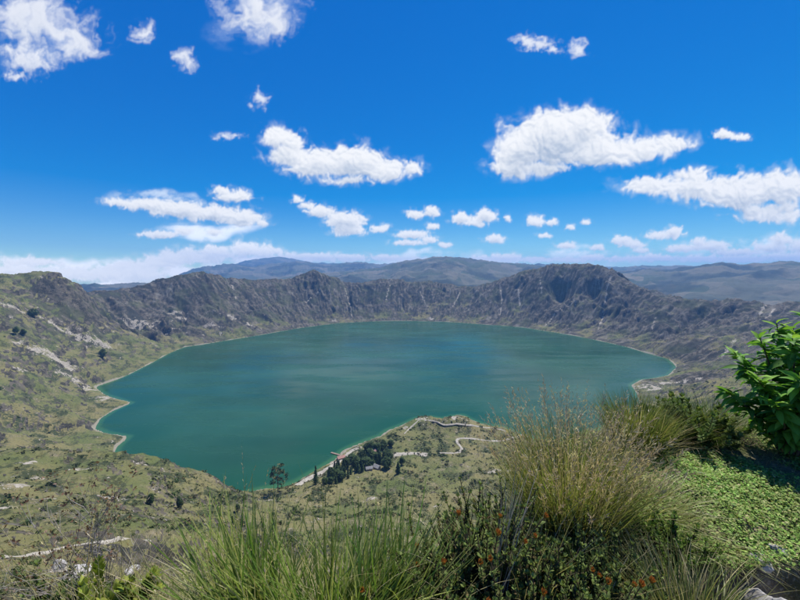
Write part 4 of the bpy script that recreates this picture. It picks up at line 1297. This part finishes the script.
def flower_mesh():
    rng = np.random.default_rng(9)
    parts = []
    n = 46
    az = rng.uniform(0, 2 * math.pi, n); t = rng.random(n)
    ln = np.radians(4 + 20 * t); base = np.c_[0.006 * np.cos(az), 0.006 * np.sin(az), 0.004 * t]
    c0 = cmix(rng, n, [(0.40, 0.12, 0.015), (0.50, 0.19, 0.025)]); c1 = cmix(rng, n, [(0.60, 0.22, 0.04), (0.64, 0.29, 0.07), (0.42, 0.13, 0.03)])
    v, f, c, _ = blades(base, az, ln, np.radians(rng.uniform(-30, 10, n)), rng.uniform(0.022, 0.036, n), np.full(n, 0.006), c0, c1, 3, rng)
    return mk_mesh('flower', v, f, M_PETAL, {'Col': c})


FLOWER = flower_mesh()


def spiky_shrub(x, y, rad_, h, nst, nfl, label, seed, cols, name='flowering_shrub', llen=0.021):
    rng = np.random.default_rng(seed)
    c = np.array([x, y, float(gz(x, y)[0])])
    e = empty(name, tuple(c)); tag(e, label, 'shrub')
    stems, lv, lf, lc, o = [], [], [], [], 0
    tops = []
    for i in range(nst):
        a = rng.uniform(0, 2 * math.pi); rr = rad_ * math.sqrt(rng.random())
        hh = h * rng.uniform(0.35, 1.05) * (1 - 0.45 * (rr / rad_) ** 2)
        p0 = np.array([rr * .25 * math.cos(a), rr * .25 * math.sin(a), -0.05]); p2 = np.array([rr * math.cos(a), rr * math.sin(a), hh])
        p2[:2] += rng.normal(0, 0.09, 2); p1 = (p0 + p2) / 2 + np.array([rr * .35 * math.cos(a), rr * .35 * math.sin(a), -0.04]) + rng.normal(0, 0.03, 3)
        tt = np.linspace(0, 1, 7)[:, None]
        pts = p0 * (1 - tt) ** 2 + p1 * 2 * tt * (1 - tt) + p2 * tt ** 2
        v, f = tube(pts, np.linspace(0.005, 0.0022, 7), 4)
        stems.append((v, f, np.tile(np.array([[0.09, 0.065, 0.04]]), (len(v), 1))))
        nl = 84
        t = 0.25 + 0.75 * np.sort(rng.random(nl)) ** 0.8; t[-8:] = 1.0
        q = p0 * ((1 - t) ** 2)[:, None] + p1 * (2 * t * (1 - t))[:, None] + p2 * (t ** 2)[:, None]
        ax = p2 - p1; ax /= np.linalg.norm(ax)
        la = np.arange(nl) * 2.4 + rng.normal(0, 0.3, nl)
        perp1 = np.cross(ax, [0.3, 0.8, 0.1]); perp1 /= np.linalg.norm(perp1); perp2 = np.cross(ax, perp1)
        d = perp1 * np.cos(la)[:, None] + perp2 * np.sin(la)[:, None]
        d = d * 0.8 + ax * (0.75 + 0.6 * (t > 0.97))[:, None]; d /= np.linalg.norm(d, axis=1)[:, None]
        s = np.cross(d, ax); s /= np.linalg.norm(s, axis=1)[:, None] + 1e-9
        up = np.cross(s, d)
        L = llen * rng.uniform(0.7, 1.25, (nl, 1)); w = L * 0.30
        vv = np.stack([q, q + d * L * .5 + s * w - up * L * 0.05, q + d * L, q + d * L * .5 - s * w - up * L * 0.05], 1).reshape(-1, 3)
        lv.append(vv); lf.append(np.arange(nl * 4).reshape(nl, 4) + o); o += nl * 4
        cc = cmix(rng, nl, cols); cc[t > 0.95] = cmix(rng, int((t > 0.95).sum()), cols[-2:])
        lc.append(np.repeat(cc, 4, 0)); tops.append((p2, ax))
    st = stuff('stems', stems, e, M_BARK2)
    o_ = obj('foliage', mk_mesh('foliage', np.concatenate(lv), np.concatenate(lf), M_SHRUB, {'Col': np.concatenate(lc)}, smooth=False), e); o_['kind'] = 'stuff'
    # flowers sit on the tallest stem ends, most on the side open to the path
    order = sorted(range(nst), key=lambda i: -(tops[i][0][2] - 0.4 * tops[i][0][1] + rng.normal(0, 0.05)))
    for i in order[:nfl]:
        p, ax = tops[i]
        fo = obj('flower', FLOWER, e); fo.location = p; fo.rotation_euler = Vector(ax).to_track_quat('Z', 'Y').to_euler()
        k = rng.uniform(0.6, 0.95); fo.scale = (k, k, k)
    return e


M_SHRUB = mat_leafy('shrub_leaf', 0.28, 0.6, 0.2)
M_BARK2 = mat_leafy('shrub_stem', 0.0, 0.8)
CH = [(0.16, 0.12, 0.06), (0.055, 0.085, 0.024), (0.085, 0.130, 0.034), (0.13, 0.19, 0.05), (0.23, 0.29, 0.085)]
spiky_shrub(0.44, 1.60, 0.28, 0.46, 190, 8, 'tall dark shrub with orange flower heads beside the big tussock', 51, CH)
spiky_shrub(0.20, 1.48, 0.22, 0.34, 130, 5, 'low dark shrub with few orange flower heads nearest the rush tussocks', 52, CH)
spiky_shrub(0.72, 1.40, 0.28, 0.36, 220, 8, 'leafy dark shrub dotted with orange flower heads below the big tussock', 53, CH)
spiky_shrub(0.96, 1.56, 0.22, 0.34, 190, 3, 'mid green shrub with three orange flower heads by the low tussock', 54, CH[2:] + [(0.11, 0.16, 0.05)])
LG = [(0.06, 0.11, 0.025), (0.09, 0.15, 0.03), (0.13, 0.21, 0.04), (0.17, 0.26, 0.05)]
spiky_shrub(0.90, 1.74, 0.13, 0.26, 50, 0, 'small bright green shrub at the foot of the big tussock', 55, LG, 'green_shrub', 0.03)
spiky_shrub(1.42, 1.78, 0.16, 0.22, 60, 0, 'low bright green shrub at the edge of the clover patch', 56, LG, 'green_shrub', 0.024)
spiky_shrub(2.60, 3.02, 0.26, 0.36, 90, 0, 'dense dark green shrub between the leafy shrub and the rounded tussock', 60, CH[2:] + [(0.10, 0.17, 0.04)], 'green_shrub', 0.045)
spiky_shrub(-1.72, 1.55, 0.16, 0.34, 50, 0, 'dark green shrub at the path edge below the twiggy bush', 57, CH[2:], 'green_shrub', 0.03)
spiky_shrub(-1.30, 1.36, 0.12, 0.26, 26, 0, 'yellow green leafy plant among the dry grass', 58, [(0.16, 0.22, 0.03), (0.24, 0.30, 0.05), (0.30, 0.34, 0.06)], 'green_shrub', 0.045)
spiky_shrub(0.14, 1.75, 0.20, 0.30, 60, 0, 'dull green shrub on the slope behind the low flowering shrub', 59, CH[2:] + [(0.12, 0.13, 0.06)], 'green_shrub', 0.018)

# ---- grey twiggy bush
def twig_bush(x, y, h, label, seed):
    rng = np.random.default_rng(seed)
    c = (x, y, float(gz(x, y)[0]))
    e = empty('twiggy_bush', c); tag(e, label, 'bush')
    parts, tips = [], []
    def grow(p, d, L, r, lev):
        pts = [p]
        for i in range(4):
            d = d + rng.normal(0, 0.10, 3) + np.array([0, 0, 0.04]); d = d / np.linalg.norm(d); pts.append(pts[-1] + d * L / 4)
        v, f = tube(np.array(pts), np.linspace(r, r * 0.55, 5), 4); parts.append((v, f, np.tile(cmix(rng, 1, [(0.26, 0.23, 0.20), (0.34, 0.31, 0.28), (0.20, 0.17, 0.15)]), (len(v), 1))))
        if lev == 0: tips.append(pts[-1]); return
        for i in range(rng.integers(3, 6)):
            k = rng.integers(1, 5); nd = d + rng.normal(0, 0.42, 3); nd[2] = abs(nd[2]) * 0.8 + 0.25; nd /= np.linalg.norm(nd)
            grow(pts[k], nd, L * rng.uniform(0.5, 0.75), r * 0.6, lev - 1)
    for i in range(5):
        a = i * 1.26; grow(np.array([0.02 * math.cos(a), 0.02 * math.sin(a), 0]), np.array([0.22 * math.cos(a), 0.22 * math.sin(a), 1.0]), h * 0.5, 0.0045, 3)
    stuff('twigs', parts, e, M_BARK2)
    tips = np.array(tips); hi = tips[tips[:, 2] > np.quantile(tips[:, 2], 0.62)]
    cen = (hi[:, None] + rng.normal(0, 0.012, (len(hi), 5, 3))).reshape(-1, 3)
    v, f = leaf_faces(cen, rng.uniform(0.005, 0.012, len(cen)), rng, 1.8)
    o = obj('seed_heads', mk_mesh('seed_heads', v, f, M_BLADE, {'Col': np.repeat(cmix(rng, len(cen), [(0.20, 0.11, 0.07), (0.28, 0.17, 0.11), (0.14, 0.08, 0.05)]), 4, 0)}, smooth=False), e); o['kind'] = 'stuff'


twig_bush(-1.60, 1.72, 1.05, 'bare grey twiggy bush with brown seed heads at the slope edge', 61)

# ---- leafy shrub on the right
M_LEAF = mat_leafy('broad_leaf', 0.36, 0.55, 0.25)


def broad_leaf(seed, cols):
    """lance-shaped leaf along +X, unit length, folded on its midrib and arching down"""
    n = 8
    t = np.linspace(0, 1, n)
    w = 0.15 * np.sin(np.pi * t ** 0.75) ** 0.9 + 0.004
    rng = np.random.default_rng(seed)
    arch = rng.uniform(0.25, 0.75)
    x = t * (1 - 0.18 * arch * t); z = 0.16 * t - arch * t ** 2 * 0.62
    wav = 0.012 * np.sin(t * 16 + seed)
    V = np.concatenate([np.c_[x, -w, z + w * 0.35 + wav], np.c_[x, np.zeros(n), z], np.c_[x, w, z + w * 0.35 - wav]])
    i = np.arange(n - 1)
    F = np.concatenate([np.stack([i, i + 1, n + i + 1, n + i], -1), np.stack([n + i, n + i + 1, 2 * n + i + 1, 2 * n + i], -1)])
    base = np.array(cols[rng.integers(0, len(cols))])
    C = np.tile(base, (3 * n, 1)); C[n:2 * n] *= 1.35
    return mk_mesh('leaf', V, F, M_LEAF, {'Col': C})


LEAVES = [broad_leaf(i, [(0.11, 0.27, 0.035), (0.085, 0.21, 0.028), (0.15, 0.32, 0.045), (0.07, 0.17, 0.025)]) for i in range(10)]
YOUNG = [broad_leaf(20 + i, [(0.24, 0.42, 0.06), (0.28, 0.46, 0.08)]) for i in range(4)]


def leafy_shrub(x, y, label, seed):
    rng = np.random.default_rng(seed)
    c = (x, y, float(gz(x, y)[0]))
    e = empty('leafy_shrub', c); tag(e, label, 'shrub')
    n = 0; inner = []
    tops = [(-0.34, -0.30, 0.80), (-0.42, -0.08, 0.70), (-0.40, 0.16, 0.88), (-0.18, -0.36, 0.90), (-0.16, -0.08, 1.05), (-0.20, 0.18, 1.02), (0.04, -0.34, 1.02), (0.06, -0.02, 1.22),
            (0.02, 0.25, 1.12), (0.24, -0.24, 1.12), (0.28, 0.06, 1.26), (0.25, 0.32, 1.05), (0.46, -0.10, 1.08), (-0.26, -0.36, 0.62), (0.0, -0.42, 0.70), (-0.52, 0.02, 0.52), (0.22, -0.42, 0.80), (-0.44, -0.24, 0.54)]
    for (tx, ty, tz) in tops:
        p2 = np.array([tx, ty, tz * 0.92]) + rng.normal(0, 0.02, 3); p0 = np.array([tx * .15, ty * .15, -0.05]); p1 = np.array([tx * .5, ty * .5, tz * 0.62])
        tt = np.linspace(0, 1, 9)
        pts = p0 * ((1 - tt) ** 2)[:, None] + p1 * (2 * tt * (1 - tt))[:, None] + p2 * (tt ** 2)[:, None]
        v, f = tube(pts, np.linspace(0.011, 0.004, 9), 6)
        stem = obj('stem', mk_mesh('stem', v, f, M_BARK), e)
        m = 16
        for k in range(m):
            t = 0.26 + 0.74 * (k / (m - 1)) ** 0.75
            q = p0 * (1 - t) ** 2 + p1 * 2 * t * (1 - t) + p2 * t ** 2
            a = k * 2.399 + rng.normal(0, 0.25)
            lead = k > m - 6
            mesh = (YOUNG if lead and rng.random() < 0.8 else LEAVES); mesh = mesh[rng.integers(0, len(mesh))]
            lf = obj('leaf', mesh, stem, tuple(q))
            pitch = -R(rng.uniform(15, 55)) if lead else R(rng.uniform(-12, 34))
            lf.rotation_euler = (rng.normal(0, 0.35), pitch, a)
            s = rng.uniform(0.10, 0.15) if lead else rng.uniform(0.15, 0.22)
            lf.scale = (s, s * rng.uniform(0.85, 1.25), s)
            n += 1
        # smaller leaves filling the inside
        mm = 80
        t = rng.uniform(0.2, 0.97, mm); q = p0 * ((1 - t) ** 2)[:, None] + p1 * (2 * t * (1 - t))[:, None] + p2 * (t ** 2)[:, None]
        for k in range(mm):
            me_ = LEAVES[rng.integers(0, len(LEAVES))]
            mw = Matrix.LocRotScale(Vector(q[k]), Euler((rng.normal(0, .5), R(rng.uniform(-40, 40)), rng.uniform(0, 6.28))), Vector((1, 1, 1)) * rng.uniform(0.09, 0.17))
            inner.append((me_, mw))
    V, F, C, o_ = [], [], [], 0
    for me_, mw in inner:
        k = len(me_.vertices); co = np.empty(k * 3, np.float32); me_.vertices.foreach_get('co', co)
        M4 = np.array(mw); V.append(co.reshape(-1, 3) @ M4[:3, :3].T + M4[:3, 3])
        i = np.arange(7); F.append(np.concatenate([np.stack([i, i + 1, 8 + i + 1, 8 + i], -1), np.stack([8 + i, 8 + i + 1, 16 + i + 1, 16 + i], -1)]) + o_); o_ += k
        cc = np.empty(k * 4, np.float32); me_.attributes['Col'].data.foreach_get('color', cc); C.append(cc.reshape(-1, 4)[:, :3])
    o2 = obj('inner_leaves', mk_mesh('inner_leaves', np.concatenate(V), np.concatenate(F), M_LEAF, {'Col': np.concatenate(C)}), e); o2['kind'] = 'stuff'
    return n


leafy_shrub(3.24, 2.76, 'leafy shrub with long glossy lance-shaped leaves above the clover patch', 71)

# ---- clover lawn
def lawn_cover():
    rng = np.random.default_rng(81)
    n = 78000
    x = rng.uniform(1.1, 3.6, n); y = rng.uniform(1.68, 3.3, n)
    dens = sst(fbm(x * 1.9, y * 1.9, 3, 501), -0.75, 0.05) * (1 - 0.85 * sst(y + 0.25 * fbm(x * 2, y * 2, 2, 503), 2.72, 3.2))
    hol = (y < 1.78 - 0.03 * x) & (x > 1.2)
    k = (rng.random(n) < dens) & ~hol
    x, y = x[k], y[k]; n = len(x)
    z = gz(x, y) + rng.uniform(0.0, 0.035, n)
    cen = np.c_[x, y, z]
    nr = rng.normal(0, 0.30, (n, 3)); nr[:, 2] = 1.6
    v, f = leaf_faces(cen, 0.006 + 0.012 * rng.random(n) ** 1.6, rng, 1.6, nr * 0.9)
    patch = sst(fbm(x * 1.1, y * 1.1, 3, 505), -0.4, 0.5)[:, None]
    c = cmix(rng, n, [(0.22, 0.40, 0.065), (0.28, 0.46, 0.085), (0.14, 0.29, 0.045), (0.34, 0.45, 0.12), (0.44, 0.42, 0.18), (0.10, 0.22, 0.04)]) * (1 - patch * 0.25) + patch * np.array([0.03, 0.02, 0.004])
    o = tag(obj('clover', mk_mesh('clover', v, f, M_SHRUB, {'Col': np.repeat(c, 4, 0)}, smooth=False)), 'low green clover carpet on the ledge', kind='stuff')
    # short grass between
    n = 9000
    x = rng.uniform(0.2, 3.8, n); y = rng.uniform(1.2, 3.6, n)
    k = ~((y < 1.74 - 0.03 * x) & (x > 1.25))
    x, y = x[k], y[k]; n = len(x)
    base = np.c_[x, y, gz(x, y) - 0.004]
    v, f, c, _ = blades(base, rng.uniform(0, 6.28, n), np.radians(rng.uniform(5, 70, n)), np.radians(rng.uniform(0, 60, n)), rng.uniform(0.03, 0.11, n), rng.uniform(0.0015, 0.003, n),
                        cmix(rng, n, GREEN + OLIVE), cmix(rng, n, OLIVE + TAN), 3, rng)
    tag(obj('short_grass', mk_mesh('short_grass', v, f, M_BLADE, {'Col': c})), 'short sparse grass on the ledge', kind='stuff')
    # tufts down the slope
    n = 1700
    r = 2.6 * (70 / 2.6) ** rng.random(n); a = np.radians(rng.uniform(-58, 40, n))
    x, y = r * np.sin(a), r * np.cos(a)
    k = ~((y < 3.4) & (x > 0.3)) & (y > 1.7); x, y, r = x[k], y[k], r[k]; n = len(x)
    m = 16
    s = 0.18 + 0.35 * sst(r, 3, 20)
    bx_ = np.repeat(x, m) + rng.normal(0, 0.25, n * m) * np.repeat(s, m); by_ = np.repeat(y, m) + rng.normal(0, 0.25, n * m) * np.repeat(s, m)
    base = np.c_[bx_, by_, gz(bx_, by_) - 0.02]
    L = np.repeat(s, m) * rng.uniform(0.5, 1.2, n * m)
    pal = rng.random(n) < 0.5
    c0 = np.where(np.repeat(pal, m)[:, None], cmix(rng, n * m, OLIVE), cmix(rng, n * m, TAN + OLIVE[2:])); c1 = np.where(np.repeat(pal, m)[:, None], cmix(rng, n * m, OLIVE + GREEN[:1]), cmix(rng, n * m, TAN))
    v, f, c, _ = blades(base, rng.uniform(0, 6.28, n * m), np.radians(rng.uniform(5, 55, n * m)), np.radians(rng.uniform(0, 60, n * m)), L, 0.004 + 0.02 * np.repeat(sst(r, 3, 60), m), c0, c1, 3, rng)
    tag(obj('slope_grass', mk_mesh('slope_grass', v, f, M_BLADE, {'Col': c})), 'tufted grass down the slope below the ledge', kind='stuff')


lawn_cover()

# ---- stones
def stone(x, y, z, sx, sy, sz, rz, label, seed, mat, group=None):
    rng = np.random.default_rng(seed)
    bm = bmesh.new(); bmesh.ops.create_icosphere(bm, subdivisions=5, radius=1.0)
    me = bpy.data.meshes.new('stone'); bm.to_mesh(me); bm.free(); me.materials.append(mat)
    co = np.empty(len(me.vertices) * 3, np.float32); me.vertices.foreach_get('co', co); p = co.reshape(-1, 3).astype(float)
    cuts = rng.normal(size=(16, 3)); cuts /= np.linalg.norm(cuts, axis=1)[:, None]; dd = rng.uniform(0.52, 0.92, 16)
    for cc, d_ in zip(cuts, dd):
        over = np.maximum(p @ cc - d_, 0); p = p - cc[None] * over[:, None] * 0.93
    k = 1 + 0.07 * perlin(p[:, 0] * 2.2 + seed, p[:, 1] * 2.2 + p[:, 2] * 1.7, 9) + 0.035 * fbm(p[:, 0] * 5, p[:, 1] * 5 + p[:, 2] * 4, 3, 19)
    p = p * k[:, None] * np.array([sx, sy, sz])
    me.vertices.foreach_set('co', p.astype(np.float32).ravel()); me.update()
    for pl in me.polygons: pl.use_smooth = True
    o = obj('stone', me, loc=(x, y, z)); o.rotation_euler = (0, 0, rz)
    return tag(o, label, 'stone', group)


def zg(x, y): return float(gz(x, y)[0])


stone(1.84, 1.62, CAMZ - 1.80, 0.14, 0.16, 0.25, 0.4, 'large smooth grey stone standing in the hollow', 91, M_ROCK)
stone(1.96, 1.78, CAMZ - 1.62, 0.09, 0.07, 0.06, 0.2, 'flat white stone at the lip of the clover patch', 92, M_ROCK)
stone(2.12, 1.82, CAMZ - 1.60, 0.08, 0.08, 0.06, 1.2, 'white stone beside the flat white stone at the clover lip', 93, M_ROCK)
stone(1.74, 1.80, CAMZ - 1.61, 0.05, 0.05, 0.04, 0.0, 'small pale stone wedged above the large grey stone', 94, M_ROCK)
stone(1.72, 1.34, zg(1.72, 1.34) + 0.06, 0.12, 0.12, 0.10, 0.9, 'round grey stone low in the hollow', 95, M_ROCK)
for i, (px, py, s, lab) in enumerate([(82, 575, 2.2, 'large whitish boulder on the slope just below the dusty path'), (72, 581, 1.5, 'whitish boulder leaning on the large boulder below the dusty path'),
                                      (59, 567, 1.1, 'small whitish boulder at the edge of the dusty path'), (130, 574, 1.3, 'pale boulder lying apart below the dusty path')]):
    q = cast(px, py, rmin=12)
    if q is not None:
        k = math.hypot(q[0], q[1]) / 75.0
        stone(q[0], q[1], q[2] + 0.2 * s * k, s * k * 1.2, s * k, s * k * 0.8, i * 1.3, lab, 100 + i, M_ROCK)
